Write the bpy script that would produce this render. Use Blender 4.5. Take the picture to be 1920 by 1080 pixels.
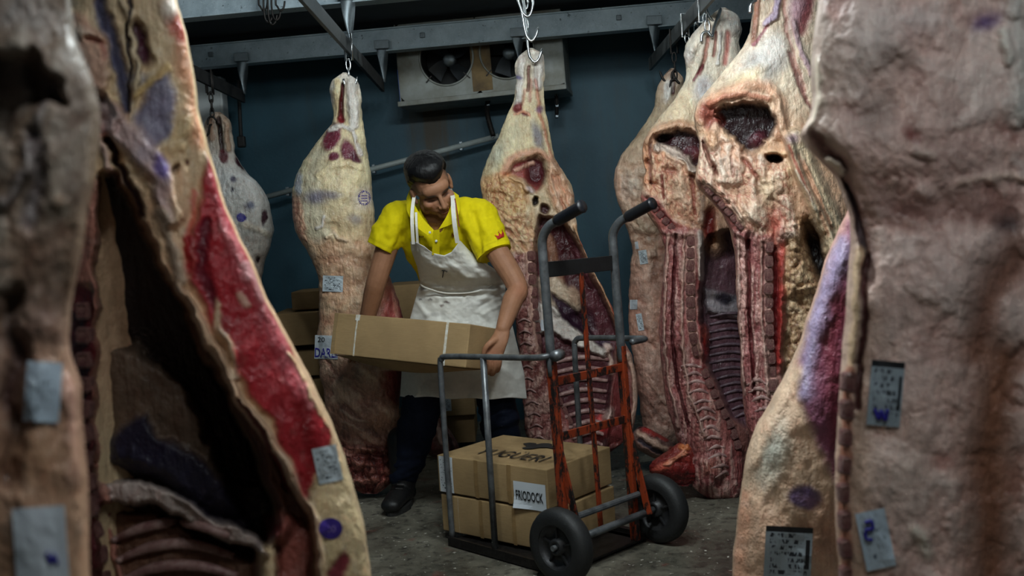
import bpy, bmesh, math, random
import numpy as np
from mathutils import Vector, Matrix
random.seed(7)
for o in list(bpy.data.objects): bpy.data.objects.remove(o)
sc = bpy.context.scene
COL = sc.collection

# ------------------------------------------------------------------ camera
FPX = 1867.0; CAMH = 1.22
_p = math.atan(110 / FPX); _r = math.atan(0.061)
FW = np.array([0, math.cos(_p), -math.sin(_p)])
_R0 = np.array([1.0, 0, 0]); _U0 = np.array([0, math.sin(_p), math.cos(_p)])
RT = _R0 * math.cos(_r) - _U0 * math.sin(_r)
UP = _U0 * math.cos(_r) + _R0 * math.sin(_r)
CC = np.array([0, 0, CAMH])
cd = bpy.data.cameras.new('camera'); cam = bpy.data.objects.new('camera', cd); COL.objects.link(cam)
cd.sensor_width = 36; cd.lens = 36 * FPX / 1920
m = Matrix.Identity(4)
for i in range(3):
    m[i][0] = RT[i]; m[i][1] = UP[i]; m[i][2] = -FW[i]; m[i][3] = CC[i]
cam.matrix_world = m
cd.clip_start = 0.05
cd.dof.use_dof = True; cd.dof.focus_distance = 4.3; cd.dof.aperture_fstop = 3.5
sc.camera = cam

# ------------------------------------------------------------------ world, lamps, exposure
w = bpy.data.worlds.new('world'); sc.world = w; w.use_nodes = True
w.node_tree.nodes['Background'].inputs[0].default_value = (0.45, 0.62, 0.75, 1)
w.node_tree.nodes['Background'].inputs[1].default_value = 0.014
for _i in range(4):
    _l = bpy.data.lights.new('tube_light', 'POINT'); _l.energy = 40; _l.color = (0.88, 0.98, 1.0); _l.shadow_soft_size = 0.07
    _o = bpy.data.objects.new('tube_light', _l); COL.objects.link(_o); _o.location = (0.10 - 0.45 + 0.3 * _i, 2.45, 2.50)
for _i in range(6):
    _l = bpy.data.lights.new('rear_tube_light', 'POINT'); _l.energy = 1.15; _l.color = (0.86, 0.97, 1.0); _l.shadow_soft_size = 0.07
    _o = bpy.data.objects.new('rear_tube_light', _l); COL.objects.link(_o); _o.location = (-1.55 + 0.5 * _i, 4.98, 2.415)
for _i in range(3):  # fill light added to brighten the foreground carcasses
    _l = bpy.data.lights.new('near_fill_light', 'POINT'); _l.energy = 13; _l.color = (0.90, 0.98, 1.0); _l.shadow_soft_size = 0.07
    _o = bpy.data.objects.new('near_fill_light', _l); COL.objects.link(_o); _o.location = (0.10 + 0.4 * _i, 0.35, 2.40)
sc.view_settings.view_transform = 'Standard'; sc.view_settings.look = 'None'
sc.view_settings.gamma = 1.0; sc.view_settings.use_curve_mapping = False
sc.view_settings.exposure = 0.0
sc.cycles.use_denoising = True
sc.cycles.max_bounces = 4; sc.cycles.diffuse_bounces = 2; sc.cycles.glossy_bounces = 2; sc.cycles.use_adaptive_sampling = True; sc.cycles.adaptive_threshold = 0.02

# ------------------------------------------------------------------ helpers
def P(px, py, Y):
    """point of the plane at distance Y that the photo shows at pixel px, py (arrays work too)"""
    px = np.asarray(px, float); py = np.asarray(py, float)
    d = FW * FPX + np.multiply.outer(px - 960, RT) - np.multiply.outer(py - 540, UP)
    return CC + d * (np.asarray(Y, float) / d[..., 1])[..., None]
def Pz(px, py, z):
    d = FW * FPX + RT * (px - 960) - UP * (py - 540)
    return CC + d * ((z - CAMH) / d[2])
def lin(c):
    c = np.asarray(c, float) / 255.0
    return np.where(c <= 0.04045, c / 12.92, ((c + 0.055) / 1.055) ** 2.4)
def rgba(c): return tuple(float(v) for v in lin(c)) + (1.0,)

class MB:
    def __init__(s): s.v = []; s.f = []
    def add(s, v, f):
        b = len(s.v); s.v += [tuple(float(c) for c in q) for q in v]; s.f += [tuple(i + b for i in q) for q in f]; return s
    def box(s, c, size, mat=None):
        x, y, z = [q / 2 for q in size]
        vs = [Vector((sx * x, sy * y, sz * z)) for sx in (-1, 1) for sy in (-1, 1) for sz in (-1, 1)]
        if mat is not None: vs = [mat @ q for q in vs]
        vs = [q + Vector(c) for q in vs]
        return s.add(vs, [(0, 1, 3, 2), (4, 6, 7, 5), (0, 4, 5, 1), (2, 3, 7, 6), (0, 2, 6, 4), (1, 5, 7, 3)])
    def hexa(s, a, b):  # two quads
        return s.add(list(a) + list(b), [(3, 2, 1, 0), (4, 5, 6, 7), (0, 1, 5, 4), (1, 2, 6, 5), (2, 3, 7, 6), (3, 0, 4, 7)])
    def bar(s, a, b, wx, wy, up=(0, 0, 1)):
        a = Vector(a); b = Vector(b); d = (b - a).normalized(); u = Vector(up)
        if abs(d.dot(u)) > .95: u = Vector((0, 1, 0))
        x = d.cross(u).normalized(); y = x.cross(d).normalized()
        q = lambda c: [c - x * wx / 2 - y * wy / 2, c + x * wx / 2 - y * wy / 2, c + x * wx / 2 + y * wy / 2, c - x * wx / 2 + y * wy / 2]
        return s.hexa(q(a), q(b))
    def tube(s, pts, r, n=8, closed=False, flat=1.0, caps=True):
        pts = [Vector(q) for q in pts]; N = len(pts)
        rs = r if isinstance(r, (list, tuple)) else [r] * N
        tang = []
        for i in range(N):
            if closed: t = pts[(i + 1) % N] - pts[i - 1]
            else: t = pts[min(i + 1, N - 1)] - pts[max(i - 1, 0)]
            tang.append(t.normalized() if t.length > 1e-9 else Vector((0, 0, 1)))
        u = tang[0].orthogonal().normalized(); vs = []
        for i in range(N):
            u = (u - tang[i] * u.dot(tang[i])).normalized(); b = tang[i].cross(u)
            for k in range(n):
                a = 2 * math.pi * k / n
                vs.append(pts[i] + u * (math.cos(a) * rs[i] * flat) + b * (math.sin(a) * rs[i]))
        fs = []
        for i in range(N if closed else N - 1):
            for k in range(n):
                j = (i + 1) % N
                fs.append((i * n + k, i * n + (k + 1) % n, j * n + (k + 1) % n, j * n + k))
        if not closed and caps:
            fs.append(tuple(range(n - 1, -1, -1))); fs.append(tuple((N - 1) * n + k for k in range(n)))
        return s.add(vs, fs)
    def lathe(s, prof, n=24, mat=None):  # prof: (r, h), axis z
        vs = []; N = len(prof)
        for r_, h_ in prof:
            for k in range(n):
                a = 2 * math.pi * k / n; v = Vector((r_ * math.cos(a), r_ * math.sin(a), h_))
                vs.append(mat @ v if mat is not None else v)
        fs = [(i * n + k, i * n + (k + 1) % n, (i + 1) * n + (k + 1) % n, (i + 1) * n + k) for i in range(N - 1) for k in range(n)]
        return s.add(vs, fs)
    def mesh(s, name='mesh', smooth=False):
        me = bpy.data.meshes.new(name); me.from_pydata(s.v, [], s.f); me.update()
        if smooth: me.polygons.foreach_set('use_smooth', [True] * len(me.polygons))
        return me
    def obj(s, name, mat, parent=None, smooth=False, bevel=0, seg=2):
        o = bpy.data.objects.new(name, s.mesh(name, smooth)); COL.objects.link(o)
        if mat: o.data.materials.append(mat)
        if parent: o.parent = parent; o.matrix_parent_inverse = parent.matrix_world.inverted()
        bm = bmesh.new(); bm.from_mesh(o.data); bmesh.ops.recalc_face_normals(bm, faces=bm.faces)
        if bevel:
            bmesh.ops.bevel(bm, geom=[e for e in bm.edges if e.calc_face_angle(0) > .5], offset=bevel, segments=seg, profile=.5, affect='EDGES', clamp_overlap=True)
        bm.to_mesh(o.data); bm.free()
        return o
def tag(o, label=None, cat=None, group=None, kind=None):
    if label: o['label'] = label
    if cat: o['category'] = cat
    if group: o['group'] = group
    if kind: o['kind'] = kind
    return o
def thing(name, loc, label, cat, group=None, rotz=0.0):
    o = bpy.data.objects.new(name, None); COL.objects.link(o); o.location = [float(c) for c in loc]; o.rotation_euler = (0, 0, rotz)
    o.empty_display_size = .1
    o.matrix_world = Matrix.Translation(o.location) @ Matrix.Rotation(rotz, 4, 'Z')
    return tag(o, label, cat, group)
def adopt(o, parent):
    o.parent = parent; o.matrix_parent_inverse = parent.matrix_world.inverted(); return o
def bez(pts, n=8):
    """smooth polyline through points (Catmull-Rom)"""
    p = [Vector(q) for q in pts]; out = []
    for i in range(len(p) - 1):
        a = p[max(i - 1, 0)]; b = p[i]; c = p[i + 1]; d = p[min(i + 2, len(p) - 1)]
        for k in range(n):
            t = k / n
            out.append(.5 * ((2 * b) + (c - a) * t + (2 * a - 5 * b + 4 * c - d) * t * t + (3 * b - a - 3 * c + d) * t ** 3))
    out.append(p[-1]); return out

# ------------------------------------------------------------------ materials
class NT:
    def __init__(s, name):
        s.m = bpy.data.materials.new(name); s.m.use_nodes = True; s.t = s.m.node_tree; s.b = s.t.nodes['Principled BSDF']
    def n(s, typ, **kw):
        q = s.t.nodes.new(typ)
        for k, v in kw.items():
            if k.startswith('i_'): q.inputs[k[2:].replace('_', ' ')].default_value = v
            else: setattr(q, k, v)
        return q
    def l(s, a, b): s.t.links.new(a, b)
    def coord(s, kind='Object', scale=(1, 1, 1)):
        tc = s.n('ShaderNodeTexCoord'); mp = s.n('ShaderNodeMapping'); mp.inputs['Scale'].default_value = scale
        s.l(tc.outputs[kind], mp.inputs['Vector']); return mp.outputs['Vector']
    def noise(s, vec, scale, detail=5, rough=.6, dist=0.0):
        q = s.n('ShaderNodeTexNoise'); q.inputs['Scale'].default_value = scale; q.inputs['Detail'].default_value = detail
        q.inputs['Roughness'].default_value = rough; q.inputs['Distortion'].default_value = dist
        s.l(vec, q.inputs['Vector']); return q.outputs['Fac']
    def ramp(s, fac, stops, interp='LINEAR'):
        q = s.n('ShaderNodeValToRGB'); q.color_ramp.interpolation = interp
        e = q.color_ramp.elements
        while len(e) < len(stops): e.new(.5)
        for i, (p_, c) in enumerate(stops):
            e[i].position = p_; e[i].color = c if len(c) == 4 else tuple(c) + (1,)
        s.l(fac, q.inputs[0]); return q.outputs[0]
    def mix(s, fac, a, b, mode='MIX'):
        q = s.n('ShaderNodeMix', data_type='RGBA', blend_type=mode)
        for v, k in ((fac, 0), (a, 6), (b, 7)):
            if hasattr(v, 'is_linked'): s.l(v, q.inputs[k])
            else: q.inputs[k].default_value = v
        return q.outputs[2]
    def bump(s, h, strength=.3, dist=.01):
        q = s.n('ShaderNodeBump'); q.inputs['Strength'].default_value = strength; q.inputs['Distance'].default_value = dist
        s.l(h, q.inputs['Height']); s.l(q.outputs[0], s.b.inputs['Normal'])
    def base(s, c):
        if hasattr(c, 'is_linked'): s.l(c, s.b.inputs['Base Color'])
        else: s.b.inputs['Base Color'].default_value = c
    def rough(s, r):
        if hasattr(r, 'is_linked'): s.l(r, s.b.inputs['Roughness'])
        else: s.b.inputs['Roughness'].default_value = r
g = lambda v: (v, v, v, 1)
def plain(name, c, rough=.6, metal=0, var=.25, scale=20, bump=.15, c2=None, space='Object', spec=.5, det=5, bd=.004):
    t = NT(name); v = t.coord(space); nz = t.noise(v, scale, det)
    a = rgba(c); b = rgba(c2) if c2 else tuple(x * (1 - var) for x in a[:3]) + (1,)
    t.base(t.mix(t.ramp(nz, [(.35, g(0)), (.65, g(1))]), b, a)); t.rough(rough); t.b.inputs['Metallic'].default_value = metal
    t.b.inputs['Specular IOR Level'].default_value = spec
    if bump: t.bump(t.noise(v, scale * 4, 4), bump, bd)
    return t.m

def meat_material(name, rough=.36, grain=1.0):
    t = NT(name)
    at = t.n('ShaderNodeAttribute', attribute_name='Col')
    v = t.coord('Object'); vs = t.coord('Object', (1, 1, .22))
    n1 = t.noise(v, 14, 4, .65, .6); n2 = t.noise(vs, 60, 3, .65, .4); n3 = t.noise(v, 90, 2, .7)
    f1 = t.ramp(n1, [(.3, (.66, .62, .58, 1)), (.55, g(1)), (.75, (1.12, 1.12, 1.08, 1))])
    f2 = t.ramp(n2, [(.32, (.68, .58, .54, 1)), (.5, g(1)), (.68, (1.16, 1.15, 1.12, 1))])
    c = t.mix(.75 * grain, at.outputs['Color'], f1, 'MULTIPLY')
    c = t.mix(.6 * grain, c, f2, 'MULTIPLY')
    veins = t.ramp(t.noise(v, 26, 4, .7, 1.6), [(.488, g(0)), (.5, g(.45)), (.512, g(0))])
    c = t.mix(veins, c, t.mix(1.0, c, (.75, .30, .28, 1), 'MULTIPLY'))
    t.base(c)
    t.rough(t.ramp(n1, [(.3, g(rough - .14)), (.7, g(rough + .18))]))
    t.b.inputs['Specular IOR Level'].default_value = .45
    mxs = t.n('ShaderNodeMath', operation='ADD'); t.l(n2, mxs.inputs[0])
    mm = t.n('ShaderNodeMath', operation='MULTIPLY'); t.l(n3, mm.inputs[0]); mm.inputs[1].default_value = .6
    t.l(mm.outputs[0], mxs.inputs[1])
    t.bump(mxs.outputs[0], .55, .012)
    return t.m
M = {}
M['meat'] = meat_material('meat'); M['meatnear'] = meat_material('meat_close', .42, .5)
M['bone'] = plain('cut_bone', (190, 140, 130), .45, 0, .5, 2.6, .8, c2=(140, 84, 84), bd=.1, det=8)
M['rib'] = plain('rib_membrane', (178, 146, 138), .38, 0, .4, 50, .3, c2=(128, 88, 86))
M['darkrib'] = plain('rib_membrane_dark', (128, 108, 116), .35, 0, .4, 50, .3, c2=(76, 56, 66))
M['fatlump'] = plain('fat_tissue', (214, 184, 152), .45, 0, .3, 40, .5, c2=(196, 140, 118), bd=.008)
M['redlump'] = plain('raw_red_meat', (190, 48, 44), .35, 0, .3, 40, .5, c2=(120, 20, 24), bd=.01)
M['darklump'] = plain('dark_meat', (110, 62, 58), .4, 0, .3, 40, .5, c2=(56, 22, 26), bd=.01)
M['galv'] = None
def galv(name, c, c2, speck=True, rough=.45, metal=.12):
    t = NT(name); v = t.coord('Object')
    n1 = t.noise(v, 9, 6, .7); n2 = t.noise(v, 130, 3, .6); n3 = t.noise(v, 45, 3, .5)
    col = t.mix(t.ramp(n1, [(.3, g(0)), (.7, g(1))]), rgba(c2), rgba(c))
    if speck:
        col = t.mix(t.ramp(n2, [(.60, g(0)), (.68, g(.7))]), col, rgba((205, 215, 220)))
        col = t.mix(t.ramp(n3, [(.27, g(.75)), (.34, g(0))]), col, rgba((40, 46, 50)))
    t.base(col); t.rough(t.ramp(n1, [(.3, g(rough - .1)), (.7, g(rough + .2))])); t.b.inputs['Metallic'].default_value = metal
    t.bump(n2, .2, .003); return t.m
M['galv'] = galv('galvanised_steel', (190, 206, 214), (146, 162, 172))
M['plate'] = galv('dull_steel_plate', (140, 150, 155), (90, 98, 104), False, .4, .7)
M['rail'] = galv('worn_rail_steel', (110, 114, 114), (58, 60, 62), False, .45, .7)
M['darkrail'] = galv('dark_rail_steel', (46, 46, 46), (24, 24, 25), False, .6, .3)
M['chrome'] = plain('hook_steel', (196, 200, 202), .22, .95, .25, 80, .1)
M['iron'] = plain('dark_iron', (52, 48, 46), .45, .7, .5, 70, .3)
M['black'] = plain('black_rubber', (22, 22, 23), .7, 0, .4, 60, .3)
# ------------------------------------------------------------------ the room
def floor_mat():
    t = NT('wet_concrete'); v = t.coord('Object')
    n1 = t.noise(v, 2.2, 7, .65, .4); n2 = t.noise(v, 22, 6, .7, .3); n3 = t.noise(v, 38, 3, .55)
    c = t.ramp(n1, [(.3, rgba((52, 50, 44))), (.55, rgba((104, 100, 88))), (.75, rgba((136, 132, 118)))])
    c = t.mix(t.ramp(n2, [(.35, g(.75)), (.5, g(0))]), c, rgba((34, 32, 30)))
    c = t.mix(t.ramp(n3, [(.655, g(0)), (.69, g(.9))]), c, rgba((205, 200, 188)))
    c = t.mix(t.ramp(t.noise(v, 7, 4, .6), [(.62, g(0)), (.7, g(.45))]), c, rgba((110, 50, 42)))
    t.base(c); t.rough(t.ramp(n1, [(.35, g(.16)), (.6, g(.55))])); t.bump(n2, .35, .01); return t.m
def wall_mat(name, stain):
    t = NT(name); v = t.coord('Object')
    n1 = t.noise(v, 1.6, 6, .6, .3); n2 = t.noise(t.coord('Object', (6, 6, .7)), 2.5, 6, .65)
    c = t.ramp(n1, [(.3, rgba((32, 62, 76))), (.7, rgba((46, 84, 98)))])
    c = t.mix(t.ramp(n2, [(.55, g(0)), (.75, g(.4))]), c, rgba((52, 62, 64)))
    if stain:
        sx = t.n('ShaderNodeSeparateXYZ'); t.l(v, sx.inputs[0])
        d = t.n('ShaderNodeMath', operation='ADD'); t.l(sx.outputs[0], d.inputs[0]); d.inputs[1].default_value = .44
        a = t.n('ShaderNodeMath', operation='ABSOLUTE'); t.l(d.outputs[0], a.inputs[0])
        q = t.n('ShaderNodeMath', operation='SUBTRACT'); q.inputs[0].default_value = .30; t.l(a.outputs[0], q.inputs[1])
        q2 = t.n('ShaderNodeMath', operation='MULTIPLY'); t.l(q.outputs[0], q2.inputs[0]); t.l(n2, q2.inputs[1])
        zz = t.n('ShaderNodeMapRange'); zz.inputs['From Min'].default_value = 1.2; zz.inputs['From Max'].default_value = 1.95
        t.l(sx.outputs[2], zz.inputs[0]); q3 = t.n('ShaderNodeMath', operation='MULTIPLY'); t.l(q2.outputs[0], q3.inputs[0]); t.l(zz.outputs[0], q3.inputs[1])
        c = t.mix(t.ramp(q3.outputs[0], [(.03, g(0)), (.13, g(.9))]), c, rgba((62, 52, 36)))
    t.base(c); t.rough(.62); t.bump(t.noise(v, 40, 4), .2, .006); return t.m
M['floor'] = floor_mat(); M['wall'] = wall_mat('painted_wall', True); M['wall2'] = wall_mat('painted_side_wall', False)
M['ceil'] = plain('dark_ceiling', (38, 44, 48), .8, 0, .4, 4, .2)
def struct(name, mb, mat, **k): return tag(mb.obj(name, mat, **k), kind='structure')
struct('floor', MB().box((0, 2.6, -.05), (5.4, 9.4, .1)), M['floor'])
WA = Vector((-2.7, 6.62, 0)); WB = Vector((2.7, 6.02, 0))
def wall_pt(x, off=0.0): return WA.y + (x - WA.x) * (WB.y - WA.y) / (WB.x - WA.x) - off
struct('wall_back', MB().hexa([(WA.x, WA.y, 0), (WB.x, WB.y, 0), (WB.x, WB.y, 3), (WA.x, WA.y, 3)], [(WA.x, 7.2, 0), (WB.x, 7.2, 0), (WB.x, 7.2, 3), (WA.x, 7.2, 3)]), M['wall'])
struct('wall_left', MB().box((-2.75, 2.6, 1.5), (.1, 9.4, 3.0)), M['wall2'])
struct('wall_right', MB().box((2.75, 2.6, 1.5), (.1, 9.4, 3.0)), M['wall2'])
struct('ceiling', MB().box((0, 2.6, 3.05), (5.4, 9.4, .1)), M['ceil'])

struct('ceiling_panel', MB().box((0, 5.9, 2.50), (5.4, 2.5, .05)), M['ceil'])
# lamps out of the frame: aisle, rear, and an added foreground fill
M['housing'] = plain('lamp_housing', (200, 204, 204), .5, 0, .1, 10, 0)
def em(name, c, s):
    t = NT(name); t.b.inputs['Emission Color'].default_value = c; t.b.inputs['Emission Strength'].default_value = s; t.base((.8, .8, .8, 1)); return t.m
M['tube'] = em('lit_tube', (.93, 1, .97, 1), 3.0)
for (x, y, lab) in ((.10, 2.45, 'fluorescent batten lamp above the aisle before the worker'), (.50, .35, 'added batten fill lamp above the foreground carcasses'), (-.3, 4.98, 'fluorescent batten lamp under the ceiling panel between the beams')):
    dz = -.30 if 1 < y < 3 else (-.427 if y > 3 else -.40); t = thing('ceiling_lamp', (x, y, 2.85), lab, 'lamp', 'ceiling lamps')
    MB().box((x, y, 2.90 + dz), (1.3 if y < 3 else 2.8, .14, .08)).obj('housing', M['housing'], t, bevel=.008)
    MB().box((x, y, 2.975 + dz / 2), (.06, .06, .07 - dz)) if y < 3 else MB().box((x, y, 2.5), (.06, .06, .06)).obj('ceiling_mount', M['housing'], t)
    for s in (-1, 1):
        MB().tube([(x - (.6 if y < 3 else 1.35), y + s * .035, 2.845 + dz), (x + (.6 if y < 3 else 1.35), y + s * .035, 2.845 + dz)], .013, 10).obj('tube', M['tube'], t, smooth=True)

# two galvanised beams
def beam(name, x0, y0, x1, y1, z, h, label):
    t = thing(name, ((x0 + x1) / 2, (y0 + y1) / 2, z), label, 'beam', 'galvanised ceiling beams')
    a = Vector((x0, y0, z)); b = Vector((x1, y1, z)); u = Vector((0, 0, 1)); d = (b - a).normalized(); nrm = d.cross(u).normalized()  # towards camera
    o = lambda dz, dy: (a + u * dz + nrm * dy, b + u * dz + nrm * dy)
    p, q = o(h / 2, 0); MB().bar(p, q, .012, h - .016).obj('web', M['galv'], t)
    for dz, nm in ((.004, 'bottom_flange'), (h - .004, 'top_flange')):
        p, q = o(dz, -.02); MB().bar(p, q, .09, .008).obj(nm, M['galv'], t, bevel=.002)
    for k in (.18, .42, .63, .85):
        c = a.lerp(b, k) + u * (h * .55) + nrm * .008
        MB().box(c, (.03, .012, .03)).obj('bolt', M['plate'], t, bevel=.004)
    return t
def yb1(x): return 5.81 - .143 * x
def yb2(x): return 4.56 - .143 * x
beam('steel_beam', -2.68, yb1(-2.68), 2.68, yb1(2.68), 2.30, .135, 'galvanised steel beam crossing in front of the cooling unit')
beam('steel_beam', -2.68, yb2(-2.68), 2.68, yb2(2.68), 2.30, .22, 'galvanised steel beam at the top edge, nearer than the other')

# overhead rails and the twisted hanger plates that carry them
RAILS = {'mid': (-.69, .6, 5.95), 'left': (-1.54, 2.2, 6.05), 'right': (.865, .6, 5.75)}
RZ = 2.11
def twisted(t, x, y, ztop, zbot, mat):
    mb = MB(); n = 10; vs = []; fs = []
    for i in range(n + 1):
        k = i / n; a = k * math.pi * .5; w = .034 - .018 * k ** 1.4; z = ztop + (zbot - ztop) * k
        dx = math.cos(a) * w; dy = math.sin(a) * w; tx = -math.sin(a) * .004; ty = math.cos(a) * .004
        vs += [(x - dx + tx, y - dy + ty, z), (x + dx + tx, y + dy + ty, z), (x + dx - tx, y + dy - ty, z), (x - dx - tx, y - dy - ty, z)]
    for i in range(n):
        for c in range(4): fs.append((i * 4 + c, i * 4 + (c + 1) % 4, i * 4 + 4 + (c + 1) % 4, i * 4 + 4 + c))
    fs += [(3, 2, 1, 0), tuple(n * 4 + c for c in range(4))]
    mb.add(vs, fs).obj('hanger_plate', mat, t, smooth=True)
for nm, mat, lab in (('mid', M['rail'], 'flat steel overhead rail above the carcass left of the worker'),
                     ('left', M['darkrail'], 'dark overhead rail carrying the two hooks at the left'),
                     ('right', M['rail'], 'overhead rail carrying the row of carcasses on the right')):
    x, y0, y1 = RAILS[nm]
    t = thing('overhead_rail', (x, (y0 + y1) / 2, RZ), lab, 'rail', 'overhead meat rails')
    if nm == 'mid':
        MB().box((x, (y0 + 5.05) / 2, RZ), (.016, 5.05 - y0, .066)).obj('bar', mat, t, bevel=.002)
        MB().box((x, (5.05 + y1) / 2, RZ), (.018, y1 - 5.05, .07)).obj('bar', M['darkrail'], t, bevel=.002)
    else:
        MB().box((x, (y0 + y1) / 2, RZ), (.016, y1 - y0, .07)).obj('bar', mat, t, bevel=.002)
    for yb in (yb1(x), yb2(x)):
        if y0 < yb < y1:
            twisted(t, x + .02, yb - .03, 2.33, RZ + .01, M['plate'])
            MB().box((x + .02, yb - .05, 2.335), (.085, .014, .05)).obj('clamp', M['plate'], t, bevel=.003)
t = thing('hanger_plate', (.14, yb1(.14) - .03, 2.2), 'twisted steel plate behind the hook cluster, before the right fan', 'bracket')
twisted(t, .12, yb1(.12) - .03, 2.33, 2.17, M['plate'])
MB().box((.12, yb1(.12) - .05, 2.335), (.085, .014, .05)).obj('clamp', M['plate'], t, bevel=.003)

# ------------------------------------------------------------------ cooling unit on the back wall
def cooling_unit():
    bl = Vector(P(752, 193, 6.02)); br = Vector(P(1060, 160, 5.85))
    t = thing('cooling_unit', (bl + br) / 2, 'white two-fan cooling unit mounted high on the back wall', 'cooling unit')
    M['acw'] = plain('cooler_casing', (138, 142, 138), .5, .05, .3, 6, .1, c2=(100, 97, 84))
    M['bladem'] = plain('dark_fan_blade', (58, 62, 66), .35, .3, .3, 20, 0)
    M['acdark'] = plain('fan_cavity', (18, 19, 20), .7, 0, .3, 20, 0)
    d = (br - bl).normalized(); n = d.cross(Vector((0, 0, 1))).normalized(); up = n.cross(d).normalized() * -1
    if up.z < 0: up = -up
    W = (br - bl).length; H = .47; D = .30
    fr = Matrix((( d.x, -n.x, up.x, bl.x), (d.y, -n.y, up.y, bl.y), (d.z, -n.z, up.z, bl.z), (0, 0, 0, 1)))  # local x along, y back, z up
    def L(mb, name, mat, par=t, **k):
        mb.v = [tuple(fr @ Vector(q)) for q in mb.v]; return mb.obj(name, mat, par, **k)
    # front panel with two round openings
    fans = ((.30, .235), (.665, .235)); R = .158
    vs = []; fs = []; mb = MB()
    n_ = 48
    xs = [0, .485, W]
    for k, (cx, cz) in enumerate(fans):
        x0, x1 = xs[k], xs[k + 1]; ring = []; outer = []
        for i in range(n_):
            a = 2 * math.pi * (i + .5) / n_; ca, sa = math.cos(a), math.sin(a)
            ring.append((cx + R * ca, 0, cz + R * sa))
            tx = ((x1 - cx) / ca if ca > 0 else (x0 - cx) / ca) if abs(ca) > 1e-6 else 9
            tz = ((H - cz) / sa if sa > 0 else (0 - cz) / sa) if abs(sa) > 1e-6 else 9
            tt = min(abs(tx), abs(tz)); outer.append((cx + tt * ca, 0, cz + tt * sa))
        mb.add(ring + outer, [(i, (i + 1) % n_, n_ + (i + 1) % n_, n_ + i) for i in range(n_)])
    L(mb, 'front_panel', M['acw'])
    for sx, nm in ((0, 'side_panel'), (W, 'side_panel')):
        L(MB().box((sx, D / 2, H / 2), (.006, D, H)), nm, M['acw'])
    L(MB().box((W / 2, D, H / 2), (W, .006, H)), 'back_panel', M['acdark'])
    L(MB().box((W / 2, D / 2, H), (W, D, .006)), 'top_panel', M['acw'])
    L(MB().box((W / 2, D / 2 - .02, -.012), (W + .02, D + .05, .03)), 'drip_tray', M['acw'], bevel=.004)
    L(MB().box((-.006, .03, .10), (.008, .03, .2)), 'blue_edge_strip', plain('blue_film', (30, 90, 190), .4, 0, .1, 10, 0))
    L(MB().box((.505, -.002, .17), (.12, .002, .30)), 'rust_stain', plain('rust_stain', (120, 96, 58), .7, 0, .5, 12, .1, c2=(84, 66, 40)))
    for k, (cx, cz) in enumerate(fans):
        ring = MB()
        ring.tube([(cx + (R + .004) * math.cos(a), -.004, cz + (R + .004) * math.sin(a)) for a in [2 * math.pi * i / 40 for i in range(40)]], .006, 6, True)
        fan = L(ring, 'fan_ring', M['acw'], smooth=True)
        L(MB().lathe([(R, 0), (R, .16), (.0, .16)], 40, Matrix.Translation((cx, 0, cz)) @ Matrix.Rotation(-math.pi / 2, 4, 'X')), 'fan_duct', M['acdark'], fan)
        L(MB().lathe([(0, 0), (.03, .002), (.04, .015), (.04, .05), (0, .05)], 20, Matrix.Translation((cx, .06, cz)) @ Matrix.Rotation(-math.pi / 2, 4, 'X')), 'hub', M['plate'], fan, smooth=True)
        for b in range(4):
            a0 = b * math.pi / 2 + (.5 if k == 0 else 1.0); bl_ = MB(); vs = []
            for i in range(5):
                r_ = .035 + i * .026; wdt = .05 + i * .012
                for s in (-1, 1):
                    a = a0 + s * wdt / (2 * r_) * (.7 if i == 0 else 1) + i * .05
                    vs.append((cx + r_ * math.cos(a), .085 + s * .022, cz + r_ * math.sin(a)))
            bl_.add(vs, [(2 * i, 2 * i + 1, 2 * i + 3, 2 * i + 2) for i in range(4)])
            L(bl_, 'blade', M['bladem'], fan, smooth=True)
        for i in range(4):
            a = math.pi / 4 + i * math.pi / 2
            L(MB().bar((cx + (R - .02) * math.cos(a), -.006, cz + (R - .02) * math.sin(a)), (cx + (R + .03) * math.cos(a), -.006, cz + (R + .03) * math.sin(a)), .012, .006), 'mounting_clip', M['iron'], fan)
cooling_unit()
# pipes on the wall
def wall_pipe(name, pts, r, label, mat):
    t = thing(name, pts[0], label, 'pipe'); MB().tube(pts, r, 12).obj('pipe_run', mat, t, smooth=True)
    for k in (.15, .5, .85):
        i = min(int(k * (len(pts) - 1)), len(pts) - 2); q = Vector(pts[i]).lerp(Vector(pts[i + 1]), k)
        MB().box(q + Vector((0, .025, 0)), (.02, .06, .055)).obj('pipe_clip', M['plate'], t, bevel=.003)
M['pvc'] = plain('grey_pvc', (150, 158, 156), .5, 0, .2, 20, .05)
q0 = P(470, 377, 6.25); q1 = P(935, 255, 6.15)
wall_pipe('drain_pipe', [q0, q1], .017, 'grey drain pipe sloping across the back wall', M['pvc'])
wall_pipe('drain_hose', bez([P(915, 186, 6.05), P(914, 215, 6.1), P(925, 255, 6.13)], 6), .016, 'dark drain hose dropping from the cooling unit', M['iron'])
wall_pipe('conduit', bez([P(1042, 168, 6.0), P(1044, 190, 6.02), P(1044, 215, 6.05)], 6), .012, 'short dark conduit hanging under the right end of the cooling unit', M['iron'])
# pale panel behind the two hooks at the left
t = thing('wall_cabinet', P(390, 240, 6.3), 'pale grey metal cabinet behind the two hooks at the left', 'cabinet')
q = Vector(P(380, 195, 6.3)); MB().box(q + Vector((-.06, .08, 0)), (.36, .12, .34)).obj('case', M['housing'], t, bevel=.006)
MB().box(q + Vector((-.06, .015, 0)), (.33, .012, .31)).obj('door', M['housing'], t, bevel=.004)
MB().box(q + Vector((-.18, .0, 0)), (.02, .02, .05)).obj('latch', M['iron'], t, bevel=.004)
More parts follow.
